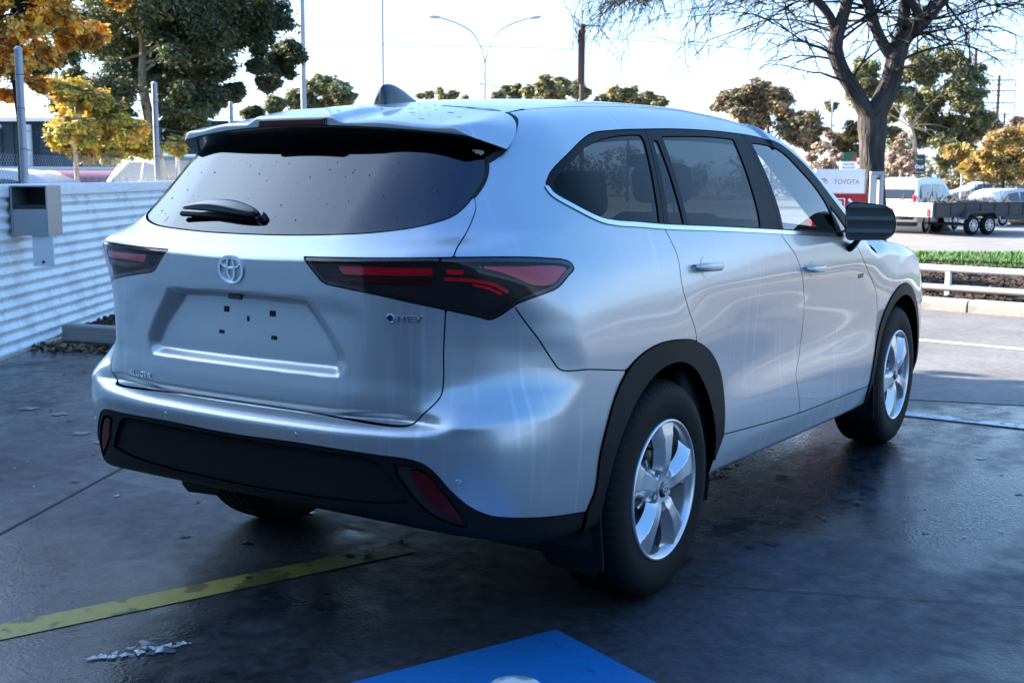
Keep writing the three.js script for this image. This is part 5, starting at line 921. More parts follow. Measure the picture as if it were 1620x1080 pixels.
tree('autumn_tree', 'bushy golden autumn tree behind the black fence at the right edge', 23.52, 58, -0.4, [[0.0, 0, 0, 0.087], [0.0, 1.1, 0, 0.076], [0.0, 2.63, 0, 0.061]], [[-1.68, 3.09, -1.37, 0.49], [-1.07, 3.39, 1.5, 0.61], [-0.31, 3.7, 1.12, 0.67], [0.61, 3.55, -1.31, 0.67], [-0.92, 2.63, 0.01, 0.61], [0.0, 2.78, -0.58, 0.73], [0.92, 2.78, -0.59, 0.73], [-1.53, 2.26, -0.47, 0.43], [-0.61, 2.08, 0.46, 0.49], [0.31, 2.14, 0.27, 0.55], [1.22, 2.26, -0.44, 0.55], [1.83, 3.24, -0.98, 0.92], [1.22, 4.01, -0.54, 0.49]], { per: 572, leaf: 0.161, pal: [[.42,.28,.05],[.36,.22,.06],[.30,.24,.06]] });
tree('distant_tree', 'pinkish leafless shrub behind the golden autumn tree', 30.02, 75, -0.4, [[0.0, 0, 0, 0.091], [0.0, 1.29, 0, 0.079], [0.0, 3.26, 0, 0.059]], [[-1.18, 4.64, -1.54, 0.47], [-0.39, 5.04, 0.23, 0.55], [0.59, 5.24, 0.88, 0.47], [1.58, 5.04, -0.49, 0.55], [-0.99, 4.25, -1.72, 0.55]], { per: 286, leaf: 0.186, pal: [[.30,.20,.14],[.26,.18,.13]], group: 'distant trees beyond the street' });
tree('leafless_shrub', 'pale leafless shrub between the russet gum and the white sign', 12.9, 50, -0.4, [[0.0, 0, 0, 0.045], [0.0, 1.47, 0, 0.039], [0.0, 2.13, 0, 0.033]], [[-0.37, 2.65, -0.88, 0.26], [0.0, 3.05, -0.35, 0.32], [0.32, 2.78, 0.28, 0.26], [-0.16, 2.39, 0.77, 0.32], [0.26, 2.31, -0.33, 0.32], [-0.53, 2.2, 0.82, 0.24], [0.05, 3.44, 0.34, 0.21]], { per: 198, leaf: 0.136, pal: [[.36,.27,.19],[.30,.22,.16]], bark: M.paleBark, limbs: 1, group: 'leafless shrubs' });
tree('leafless_shrub', 'pale leafless shrub right of the bare trunk', 16.01, 50, -0.4, [[0.0, 0, 0, 0.045], [0.0, 1.47, 0, 0.039], [0.0, 2.13, 0, 0.033]], [[-0.37, 2.65, -0.19, 0.26], [0.0, 3.05, -0.35, 0.32], [0.32, 2.78, -0.01, 0.26], [-0.16, 2.39, 0.55, 0.32], [0.26, 2.31, -0.22, 0.32], [-0.53, 2.2, 0.53, 0.24], [0.05, 3.44, -0.11, 0.21]], { per: 198, leaf: 0.136, pal: [[.36,.27,.19],[.30,.22,.16]], bark: M.paleBark, limbs: 1, group: 'leafless shrubs' });
const BARE = {
  trunk: [[0.03, -0.09, 0, 0.284], [0.01, 0.86, 0, 0.242], [-0.02, 1.6, 0, 0.216], [-0.04, 2.07, 0, 0.211], [-0.05, 2.39, 0, 0.232]],
  a: [[-0.05, 1.76, 0, 0.147], [-0.09, 2.34, 0, 0.158], [-0.32, 2.74, 0, 0.132], [-0.53, 3.05, 0, 0.126], [-0.67, 3.33, 0, 0.116], [-0.71, 3.58, 0.02, 0.105], [-0.65, 3.86, 0.03, 0.095], [-0.56, 4.18, 0.03, 0.084], [-0.49, 4.76, 0.04, 0.068], [-0.68, 5.5, 0.04, 0.053], [-0.9, 6.23, 0.05, 0.032]],
  a2: [[-0.7, 3.68, 0.0, 0.074], [-0.81, 3.97, 0.03, 0.074], [-1.0, 4.19, 0.06, 0.068], [-1.19, 4.36, 0.09, 0.063], [-1.58, 4.71, 0.12, 0.053], [-2.16, 4.86, 0.15, 0.042], [-2.79, 4.81, 0.18, 0.032], [-3.42, 4.65, 0.21, 0.021], [-3.95, 4.5, 0.24, 0.013]],
  b: [[-0.03, 1.76, 0, 0.147], [-0.01, 2.34, 0, 0.179], [0.16, 2.76, 0, 0.169], [0.25, 3.13, 0, 0.158], [0.31, 3.41, 0, 0.158], [0.47, 3.68, -0.25, 0.137], [0.74, 3.92, -0.3, 0.105], [1.0, 4.19, -0.35, 0.084], [1.23, 4.5, -0.4, 0.074], [1.63, 4.97, -0.45, 0.058], [2.26, 5.29, -0.5, 0.042], [2.9, 5.29, -0.55, 0.026]],
  c: [[0.26, 3.31, -0.0, 0.095], [0.12, 3.5, -0.01, 0.09], [-0.04, 3.79, -0.02, 0.084], [-0.16, 4.11, -0.04, 0.068], [-0.24, 4.44, -0.05, 0.063], [-0.47, 5.08, -0.06, 0.053], [-1.0, 5.5, -0.07, 0.042], [-1.84, 5.6, -0.08, 0.032], [-2.69, 5.39, -0.09, 0.021]],
  d: [[0.37, 3.55, -0.0, 0.105], [0.39, 3.86, -0.02, 0.095], [0.4, 4.18, -0.03, 0.09], [0.43, 4.55, -0.05, 0.079], [0.37, 5.29, -0.07, 0.058], [0.16, 6.13, -0.09, 0.037]],
  e: [[0.68, 3.87, 0.0, 0.079], [0.52, 4.13, 0.11, 0.068], [0.31, 4.29, 0.21, 0.047], [0.05, 4.55, 0.32, 0.037], [-0.37, 4.97, 0.43, 0.026]],
  f: [[0.24, 3.45, 0.0, 0.053], [0.26, 3.64, 0.2, 0.058], [0.29, 3.77, 0.41, 0.058]],
  g: [[0.79, 3.96, -0.0, 0.063], [1.08, 4.29, -0.04, 0.058], [1.42, 4.65, -0.07, 0.047], [1.95, 4.76, -0.11, 0.032], [2.37, 4.55, -0.14, 0.021]],
  h: [[-1.19, 4.36, 0.0, 0.047], [-1.74, 4.42, 0.09, 0.037], [-2.37, 4.53, 0.19, 0.026], [-3.11, 4.51, 0.28, 0.021], [-3.95, 4.38, 0.37, 0.013], [-4.58, 4.21, 0.46, 0.008]],
  i: [[-1.58, 4.71, 0.0, 0.047], [-2.37, 5.18, 0.08, 0.037], [-3.42, 5.29, 0.16, 0.026], [-4.37, 4.97, 0.24, 0.016], [-4.9, 4.55, 0.33, 0.011]],
};
const BARE_AT = [5.95, 20];
{ // the leafless street tree: heavy limbs, then twigs that arch over and hang
  const t = thing('bare_tree', 'large leafless street tree with a thick dark forked trunk', 'tree'); t.position.copy(site(BARE_AT[0], BARE_AT[1])); t.rotation.y = YAW;
  const tr = mesh('trunk', limb(BARE.trunk, 18, .3), M.bark, t);
  const tips = [];
  for (const k of ['a', 'b', 'a2', 'c', 'd', 'e', 'f', 'g', 'h', 'i']) { mesh('limb', limb(BARE[k], k === 'a' || k === 'b' ? 14 : 8, .3), M.bark, t); if (k !== 'f') for (let i = 3; i < BARE[k].length; i++) tips.push([BARE[k][i], BARE[k][i - 1]]); }
  for (const [u, v] of []) { const g = new THREE.TorusGeometry(.075, .03, 8, 18); g.translate(u, v, .14); mesh('branch_scar', g, M.bark, tr); }
  const tw = [];
  function twig(p, dir, len, r, depth) {
    const n = 4, pts = [[p[0], p[1], p[2], r]]; let q = p.slice(), d = dir.slice();
    for (let i = 1; i <= n; i++) { d = [d[0] + rr(-.3, .3), d[1] - (.035 + .03 * depth) + rr(-.22, .22), d[2] + rr(-.3, .3)]; const l = Math.hypot(...d); d = d.map(v => v / l); q = q.map((v, k) => v + d[k] * len / n); pts.push([q[0], q[1], q[2], r * (1 - .75 * i / n)]); if (depth < 3 && rnd() < (depth === 0 ? .95 : .72)) twig(q, [d[0] + rr(-.8, .8), d[1] + rr(-.5, .5), d[2] + rr(-.8, .8)], len * rr(.45, .75), max(.0055, r * .62), depth + 1); }
    if (q[1] > 2.9 && q[0] > -5.0) tw.push(limb(pts, depth > 1 ? 3 : 4));
  }
  for (const [a, b] of tips) { const dx = a[0] - b[0], dy = a[1] - b[1], dz = a[2] - b[2], l = Math.hypot(dx, dy, dz) || 1; const n = a[1] > 4 ? 4 : 2; for (let k = 0; k < n; k++) twig([lerp(a[0], b[0], rnd()), lerp(a[1], b[1], rnd() * .9), a[2]], [dx / l + rr(-.7, .7), dy / l * .4 + rr(-.35, .45), rr(-.8, .8)], rr(.9, 1.7), max(.011, min(.026, a[3] * .4)), 0); }
  // the long fringe hanging left over the street
  for (let i = 0; i < 24; i++) { const x = rr(-4.3, -1.0); twig([x, rr(4.4, 5.2), rr(-1, 1)], [rr(-.9, -.1), rr(-.3, .1), rr(-.6, .6)], rr(.9, 1.5), .014, 0); }
  for (let i = 0; i < 8; i++) twig([rr(1.2, 3), rr(4.5, 5.2), rr(-1, 1)], [rr(-.3, .6), rr(-.5, 0), rr(-.5, .5)], rr(.8, 1.4), .009, 0);
  const g = mergeGeometries(tw); mesh('twigs', g, M.bark, t).userData.kind = 'stuff';
}

{ // low far belt of trees and bushes along the horizon
  const cl = []; for (let i = 0; i < 64; i++) { const s = lerp(-75, 75, (i + rnd()) / 64), p = site(s, rr(100, 128), rr(.6, 1.8)); cl.push([p.x, p.y, p.z, rr(1.6, 3.0)]); }
  const m = mesh('far_wood', foliage(cl, 240, .5, [[.20, .17, .09], [.15, .15, .07], [.24, .18, .11]]), M.leaf, scene); m.userData = { kind: 'stuff', label: 'low far belt of trees and bushes along the horizon', category: 'trees' };
}
// ---------------------------------------------------------------- poles, lamps, signs, barrier
const cyl = (r0, r1, h, n = 12) => new THREE.CylinderGeometry(r1, r0, h, n).translate(0, h / 2, 0);
M.poleGrey = std(lin(.40, .42, .44), .5, { metalness: .3 }); M.wood = std(lin(.10, .06, .05), .9); M.rust = std(lin(.13, .06, .045), .8);
single('light_pole', cyl(.085, .07, 12), M.poleGrey, 'thick pale grey pole rising behind the left end of the spoiler', 'pole').position.copy(site(-6.0, 35, -.3));
single('light_pole', cyl(.07, .055, 16), M.poleGrey, 'thin grey pole directly behind the shark-fin aerial', 'pole').position.copy(site(-6.38, 60, -.4));
single('light_pole', cyl(.05, .045, 8), M.whiteMetal, 'thin white pole left of the white sign', 'pole').position.copy(site(15.7, 60, -.4));
single('light_pole', cyl(.09, .08, 9), M.darkMetal, 'dark pole at the right edge of the street', 'pole').position.copy(site(29.7, 70, -.4));
function doubleLamp(s, d, top, arm, label) {
  const t = thing('street_lamp', label, 'street lamp', 'double street lamps'); t.position.copy(site(s, d, -.4)); t.rotation.y = YAW;
  mesh('pole', cyl(.10, .06, top), M.poleGrey, t);
  for (const q of [1, -1]) {
    const c = new THREE.CatmullRomCurve3([[0, top - .05], [q * .22, top + .9], [q * .75, top + 1.75], [q * 1.5, top + 2.2], [q * arm, top + 2.55]].map(([x, y]) => new THREE.Vector3(x, y, 0)));
    const a = mesh('lamp_arm', new THREE.TubeGeometry(c, 24, .045, 7), M.poleGrey, t);
    const h = new THREE.SphereGeometry(.2, 12, 8); h.scale(1.9, .5, .8); h.rotateZ(q * .1); h.translate(q * (arm + .3), top + 2.58, 0); mesh('lamp_head', h, std(lin(.5, .5, .48), .5), a);
  }
}
doubleLamp(-1.62, 70, 8.1, 2.55, 'nearer double-armed street lamp above the middle of the roof');
doubleLamp(.32, 118, 7.9, 3.0, 'farther double-armed street lamp right of the nearer one');
{ // service pole with conduit and wires
  const t = thing('service_pole', 'brown timber service pole with a wire rising from its top', 'pole'); t.position.copy(site(2.82, 50, -.4)); t.rotation.y = YAW;
  mesh('pole', cyl(.12, .10, 7.9), M.wood, t); const b = new THREE.BoxGeometry(.16, 2.1, .2); b.translate(-.1, 6.6, .05); mesh('conduit', b, M.rust, t);
  mesh('wire', new THREE.TubeGeometry(new THREE.CatmullRomCurve3([[-.02, 7.8], [0, 8.8], [.3, 9.6], [.75, 10.6]].map(([x, y]) => new THREE.Vector3(x, y, 0))), 20, .018, 5), M.darkMetal, t);
  for (const [y, dx, dy] of [[7.85, 22, 3], [7.4, 26, -.6], [6.9, -40, 2]]) mesh('wire', new THREE.TubeGeometry(new THREE.CatmullRomCurve3([new THREE.Vector3(0, y, 0), new THREE.Vector3(dx * .5, y + dy * .5 - .5, 0), new THREE.Vector3(dx, y + dy, -2)]), 24, .010, 4), M.darkMetal, t);
  const br = new THREE.BoxGeometry(.7, .05, .05); br.translate(.4, 7.82, 0); mesh('bracket', br, M.darkMetal, t);
}
function powerPole(s, d, h, arms, label) {
  const t = thing('power_pole', label, 'power pole', 'power poles right of the gum tree'); t.position.copy(site(s, d, -.4)); t.rotation.y = YAW;
  mesh('pole', cyl(.26, .2, h), M.wood, t);
  for (const [y, w, v] of arms) {
    const g = v ? mergeGeometries([new THREE.BoxGeometry(w / 2, .16, .16).rotateZ(v).translate(w / 4, y + w / 4 * v, 0), new THREE.BoxGeometry(w / 2, .16, .16).rotateZ(-v * 1.1).translate(w / 4, y - w / 4 * v * 1.1 - .6, 0), new THREE.BoxGeometry(w * .32, .16, .16).rotateZ(v).translate(-w * .14, y - w * .14 * v, 0)]) : new THREE.BoxGeometry(w, .18, .18).translate(0, y, 0);
    const a = mesh('crossarm', g, M.poleGrey, t);
    for (const x of v ? [w * .48] : [-w * .48, w * .48]) { const q = cyl(.07, .07, .8, 6); q.translate(x, y - .95 + (v ? v * x : 0), 0); mesh('insulator', q, M.darkMetal, a); }
    if (!v) for (const x of [-1, 1]) { const b = new THREE.BoxGeometry(w * .27, .1, .1).rotateZ(x * .75).translate(x * w * .1, y - w * .09, 0); mesh('brace', b, M.poleGrey, a); }
  }
}
powerPole(57.3, 152, 17.5, [[15.6, 5, .35]], 'nearer power pole with an angled arm above the gum tree');
powerPole(69.5, 175, 16.2, [[15.5, 5, 0], [14, 5, 0], [12.3, 5, 0]], 'power pole with three level crossarms');
powerPole(98, 243, 14.5, [[14.1, 4.4, 0], [12.6, 4.4, 0]], 'smallest and farthest power pole near the right edge');
{ // white pipe barrier on the bed
  const b = thing('pipe_barrier', 'low white pipe barrier across the garden bed beside the front wheel', 'barrier');
  const o = 1.42; const len = 15, mid = kx(5, o), ang = -Math.atan2(E1[1], E1[0]);
  for (const [y, r, m] of [[.345, .042, M.whiteMetal], [.115, .045, M.galv]]) { const g = new THREE.CylinderGeometry(r, r, len, 18); g.rotateZ(Math.PI / 2); const q = mesh('rail', g, m, b); q.position.set(mid[0], y, mid[1]); q.rotation.y = ang; }
  for (let i = 0; i < 8; i++) { const p = kx(-2.32 + i * 1.95, o), q = mesh('post', new RoundedBoxGeometry(.06, .34, .06, 2, .006).translate(0, .17, 0), M.whiteMetal, b); q.position.set(p[0], .03, p[1]); q.rotation.y = ang; }
}
function canvasTex(w, h, draw) { const c = document.createElement('canvas'); c.width = w; c.height = h; const x = c.getContext('2d'); draw(x, w, h); const t = new THREE.CanvasTexture(c); t.colorSpace = THREE.SRGBColorSpace; return t; }
const faceMat = (t, rough = .45) => new THREE.MeshStandardMaterial({ map: t, roughness: rough });
{ // directional sign: white head, red body
  const g = thing('directional_sign', 'white and red TOYOTA directional sign behind the windscreen pillar', 'sign'); g.position.copy(site(3.775, 14)); g.rotation.y = YAW - .12;
  const head = mesh('head_panel', new RoundedBoxGeometry(.56, .275, .20, 2, .006).translate(0, 1.367, 0), M.whiteMetal, g);
  const red = std(lin(.42, .012, .035), .45); const body = mesh('body_panel', new RoundedBoxGeometry(.62, .87, .17, 2, .006).translate(.01, .79, -.005), red, g);
  const t1 = canvasTex(1024, 512, (x, w, h) => { x.fillStyle = '#ffffff'; x.fillRect(0, 0, w, h); x.strokeStyle = x.fillStyle = '#b0102c'; x.font = '148px sans-serif'; x.textAlign = 'right'; x.textBaseline = 'middle'; x.fillText('TOYOTA', w * .90, h * .52); x.lineWidth = 12; const cx = w * .15, cy = h * .51; for (const [a, b, dy] of [[92, 64, 0], [32, 58, 0], [72, 26, -30]]) { x.beginPath(); x.ellipse(cx, cy + dy, a, b, 0, 0, 7); x.stroke(); } });
  mesh('head_lettering', new THREE.PlaneGeometry(.54, .26).translate(0, 1.367, .1025), faceMat(t1), head);
  const t2 = canvasTex(768, 1024, (x, w, h) => { x.fillStyle = '#a8122c'; x.fillRect(0, 0, w, h); x.fillStyle = x.strokeStyle = '#fff'; x.font = 'bold 118px sans-serif'; x.textBaseline = 'middle'; const row = (y, l, r) => { x.textAlign = 'right'; x.fillText(l, w * .36, y); x.lineWidth = 14; if (r) { x.strokeRect(w * .42, y - 66, 126, 132); x.textAlign = 'center'; x.fillText('P', w * .42 + 63, y + 6); } x.lineWidth = 36; x.beginPath(); x.moveTo(w * .66, y - 62); x.lineTo(w * .735, y); x.lineTo(w * .66, y + 62); x.stroke(); x.textAlign = 'left'; x.fillText(r, w * .80, y + 40); }; row(120, 'Entry', 'Exit'); row(385, '', ''); row(650, '', ''); });
  mesh('body_lettering', new THREE.PlaneGeometry(.60, .85).translate(.01, .79, .0822), faceMat(t2), body);
  for (const q of [-.22, .22]) mesh('sign_leg', new RoundedBoxGeometry(.07, .37, .07, 1, .005).translate(q, .18, 0), M.galv, g);
}
{ // steel post beside the trunk: channel plate and pipe
  const g = thing('steel_post', 'short steel post of a flat plate and a pipe in front of the tree trunk', 'post'); g.position.copy(site(4.03, 13.4)); g.rotation.y = YAW;
  mesh('plate', new RoundedBoxGeometry(.075, 1.47, .02, 1, .003).translate(-.045, .735, .03), std(lin(.62, .62, .58), .5), g); mesh('pipe', cyl(.036, .036, 1.47, 16).translate(.045, 0, 0), M.galv, g); mesh('top_plate', new RoundedBoxGeometry(.15, .04, .07, 1, .004).translate(0, 1.46, .01), M.galv, g); mesh('bolt', new THREE.CylinderGeometry(.016, .016, .02, 10).rotateX(Math.PI / 2).translate(.005, 1.40, .05), M.darkMetal, g);
}
function boardSign(name, label, s, d, w, y0, y1, draw, post) {
  const g = thing(name, label, 'sign'); g.position.copy(site(s, d, -.4)); g.rotation.y = YAW;
  const b = mesh('panel', new THREE.BoxGeometry(w, y1 - y0, .15).translate(0, (y0 + y1) / 2 + .4, 0), M.whiteMetal, g);
  mesh('sign_face', new THREE.PlaneGeometry(w * .99, (y1 - y0) * .99).translate(0, (y0 + y1) / 2 + .4, .08), faceMat(canvasTex(256, Math.round(256 * (y1 - y0) / w), draw)), b);
  for (const x of post) mesh('post', cyl(.06, .06, y0 + .42, 8).translate(x, 0, 0), M.poleGrey, g);
}
boardSign('shop_sign', 'green and red over white shop sign left of the bare trunk', 15.5, 56, .72, 1.72, 2.5, (x, w, h) => { x.fillStyle = '#fff'; x.fillRect(0, 0, w, h); x.fillStyle = '#0d5c3a'; x.fillRect(0, 0, w, h * .52); x.fillStyle = '#c21f30'; x.beginPath(); x.moveTo(w * .55, h * .52); x.lineTo(w, h * .1); x.lineTo(w, h * .52); x.fill(); x.fillStyle = '#15233f'; x.font = 'bold 54px sans-serif'; x.textAlign = 'center'; x.fillText('Harvey', w / 2, h * .74); x.fillText('Norman', w / 2, h * .95); }, [-.28, .28]);
boardSign('shop_sign', 'dark green exit sign reading Out with a red end panel', 18.3, 55, .78, 1.50, 2.42, (x, w, h) => { x.fillStyle = '#17352f'; x.fillRect(0, 0, w, h); x.fillStyle = '#c8203a'; x.fillRect(0, h * .12, w * .34, h * .88); x.fillStyle = '#fff'; x.font = 'bold 78px sans-serif'; x.textAlign = 'center'; x.fillText('Out', w * .67, h * .70); x.font = '24px sans-serif'; x.fillText('Thank you', w * .67, h * .28); x.fillText('Drive safely', w * .67, h * .90); }, [-.2]);
{ const g = thing('warning_sign', 'yellow diamond road hump sign beside the golden tree', 'sign'); g.position.copy(site(20.4, 55, -.4)); g.rotation.y = YAW; mesh('post', cyl(.04, .04, 2.2, 8), M.poleGrey, g);
  const p = mesh('panel', new RoundedBoxGeometry(.42, .42, .02, 1, .005).rotateZ(Math.PI / 4).translate(0, 2.2, .05), std(lin(.80, .42, .02), .5), g); const s = new THREE.Shape(); s.moveTo(-.18, 0); s.quadraticCurveTo(0, .16, .18, 0); mesh('hump_mark', new THREE.ExtrudeGeometry(s, { depth: .004, bevelEnabled: false }).translate(0, 2.14, .061), M.darkMetal, p); }
{ // black railing across the street
  const f = thing('street_railing', 'black metal railing along the far side of the street', 'fence'); const a = [17.5, 62], b = [36, 64], L = Math.hypot(b[0] - a[0], b[1] - a[1]), ang = YAW + Math.atan2(b[1] - a[1], b[0] - a[0]);
  for (const y of [-.2, 1.0]) { const m = mesh('rail', new THREE.BoxGeometry(L, .05, .05), M.darkMetal, f); m.position.copy(site((a[0] + b[0]) / 2, (a[1] + b[1]) / 2, y)); m.rotation.y = ang; }
  const pg = new THREE.BoxGeometry(.025, 1.5, .025), pg2 = new THREE.BoxGeometry(.07, 1.6, .07); for (let i = 0; i <= 120; i++) { const t = i / 120, m = mesh(i % 15 ? 'picket' : 'post', i % 15 ? pg : pg2, M.darkMetal, f); m.position.copy(site(lerp(a[0], b[0], t), lerp(a[1], b[1], t), .36)); m.rotation.y = ang; }
}
{ const g = thing('paling_fence', 'brown timber paling fence behind the evergreen tree', 'fence'); const bm = [std(lin(.10, .065, .05), .9), std(lin(.13, .085, .065), .9)], pg = new THREE.BoxGeometry(.14, 1.75, .03); for (let i = 0; i < 60; i++) { const m = mesh('paling', pg, bm[i % 2], g); m.position.copy(site(-9.3 + i * .155, 30, .85 + .02 * ((i * 5) % 3))); m.rotation.y = YAW; } const r = mesh('rail', new THREE.BoxGeometry(9.4, .08, .05), bm[0], g); r.position.copy(site(-4.7, 30.06, 1.3)); r.rotation.y = YAW; }
// ---------------------------------------------------------------- other vehicles: body lofted from a side profile, glass, lamps, wheels
const carPaint = (r, g, b) => new THREE.MeshPhysicalMaterial({ color: lin(r, g, b), metalness: .1, roughness: .4, clearcoat: .4, clearcoatRoughness: .1 });
M.carGlass = new THREE.MeshPhysicalMaterial({ color: lin(.02, .025, .03), roughness: .06, clearcoat: 1 });
const wheelGeo = { tyre: new THREE.TorusGeometry(.26, .10, 12, 40).scale(1, 1, 1.15), disc: null };
{ const sp = []; for (let i = 0; i < 8; i++) sp.push(new THREE.BoxGeometry(.035, .19, .03).translate(0, .1, 0).rotateZ(i * Math.PI / 4)); sp.push(new THREE.TorusGeometry(.195, .018, 6, 28), new THREE.CylinderGeometry(.05, .05, .06, 14).rotateX(Math.PI / 2)); wheelGeo.disc = mergeGeometries(sp.map(g => { const q = g.index ? g.toNonIndexed() : g; q.deleteAttribute('uv'); return q; })); wheelGeo.back = new THREE.CylinderGeometry(.2, .2, .05, 24).rotateX(Math.PI / 2).translate(0, 0, -.02); }
function addWheel(t, x, y, z, r, side) { const w = new THREE.Group(); w.name = 'wheel'; t.add(w); w.position.set(x, y, z); w.scale.setScalar(r / .36); if (side < 0) w.rotation.y = Math.PI; mesh('tyre', wheelGeo.tyre, M.tyre, w); mesh('rim', wheelGeo.disc, M.alloy, w).position.z = .09; mesh('rim_well', wheelGeo.back, M.darkMetal, w).position.z = .04; }
// side profile in the x-y plane (nose to +x), extruded across z; the cabin leans in above the belt
function vehicle(name, label, group, at, yaw, o) {
  const t = thing(name, label, o.category || 'car', group); t.position.copy(at); t.rotation.y = yaw;
  const W = o.width / 2, lean = (y) => y <= o.belt ? 1 - .03 * sstep(o.belt, 0, y) : 1 - .17 * clamp((y - o.belt) / (o.top - o.belt), 0, 1);
  const body = (pts, w, mat, n) => { const sh = new THREE.Shape(spline(pts, .12).map(p => new THREE.Vector2(...p))); for (const [wx, wr] of o.wheels || []) { const h = new THREE.Path(); h.absarc(wx, o.wr, wr * 1.13, 0, Math.PI * 2); if (n === 'body') sh.holes.push(h); } const g = new THREE.ExtrudeGeometry(sh, { depth: w * 2 - .08, steps: 1, bevelEnabled: true, bevelSize: .04, bevelThickness: .04, bevelSegments: 3, curveSegments: 10 }); g.translate(0, 0, -w + .04); const P = g.attributes.position; for (let i = 0; i < P.count; i++) P.setZ(i, P.getZ(i) * lean(P.getY(i))); g.computeVertexNormals(); return mesh(n, g, mat, t); };
  const bd = body(o.profile, W, o.paint, 'body');
  const inn = new RoundedBoxGeometry(o.len * .9, .5, o.width * .8, 1, .05); inn.translate(o.cx || 0, .5, 0); mesh('underbody', inn, M.darkMetal, t);
  for (const s of [1, -1]) for (const poly of o.glass || []) { const sh = new THREE.Shape(poly.map(p => new THREE.Vector2(...p))); const g = new THREE.ExtrudeGeometry(sh, { depth: .02, bevelEnabled: false }); const P = g.attributes.position; for (let i = 0; i < P.count; i++) P.setZ(i, (W * lean(P.getY(i)) + .003 - .02 + P.getZ(i)) * s); g.computeVertexNormals(); mesh('side_window', g, M.carGlass, bd); }
  for (const [x0, y0, x1, y1, k] of o.ends || []) { const w = W * 2 * lean((y0 + y1) / 2) * (k || .88), L = Math.hypot(x1 - x0, y1 - y0), g = new THREE.BoxGeometry(L, .02, w); g.rotateZ(Math.atan2(y1 - y0, x1 - x0)); g.translate((x0 + x1) / 2, (y0 + y1) / 2, 0); mesh('windscreen', g, M.carGlass, bd); }
  for (const [x, y, z, w, h, d, m, n] of o.bits || []) for (const s of z ? [1, -1] : [1]) mesh(n, new RoundedBoxGeometry(w, h, d, 2, min(w, h, d) * .3).translate(x, y, z * s), m, bd);
  for (const [wx, wr] of o.wheels || []) for (const s of [1, -1]) addWheel(t, wx, o.wr, s * (W - .12), wr, s);
  return t;
}
const lampRed = new THREE.MeshPhysicalMaterial({ color: lin(.5, .01, .015), roughness: .2, clearcoat: 1 }), lampClear = std(lin(.7, .7, .7), .2, { metalness: .3 });
const suvProfile = [[-2.3, .45], [-2.32, .8], [-2.28, 1.1], [-2.2, 1.45], [-2.08, 1.78], [-1.8, 1.86], [0, 1.88], [.35, 1.80], [1.0, 1.24], [1.15, 1.17], [2.0, 1.08], [2.32, .98], [2.42, .7], [2.38, .42], [0, .36], [-2.3, .45]];
const SX = YAW;                              // nose towards +s
vehicle('parked_wagon', 'white four-wheel-drive wagon behind the trailer across the street', null, site(14.75, 44.0, -.55), SX + .88, { category: 'car', len: 4.7, width: 1.88, belt: 1.16, top: 1.88, wr: .38, paint: carPaint(.78, .79, .8), profile: suvProfile, wheels: [[-1.45, .38], [1.4, .38]],
  glass: [[[-1.98, 1.22], [-1.92, 1.58], [-1.80, 1.70], [-.95, 1.72], [-.95, 1.22]], [[-.88, 1.22], [-.88, 1.72], [-.05, 1.72], [-.02, 1.22]], [[.05, 1.22], [.03, 1.72], [.32, 1.68], [.92, 1.20]]], ends: [[-2.3, 1.2, -2.17, 1.68], [.42, 1.74, .98, 1.29]],
  bits: [[-2.28, 1.15, .78, .10, .38, .12, lampRed, 'tail_lamp'], [2.3, .86, .7, .1, .2, .3, lampClear, 'headlamp'], [-.7, 1.93, .62, 2.2, .04, .05, M.darkMetal, 'roof_rail'], [.75, 1.22, .98, .14, .16, .16, M.darkMetal, 'door_mirror'], [-2.36, .58, 0, .12, .18, 1.6, M.darkMetal, 'rear_bumper'], [-.9, 1.0, .935, .16, .03, .02, M.chrome, 'door_handle'], [.1, 1.0, .935, .16, .03, .02, M.chrome, 'door_handle']] });
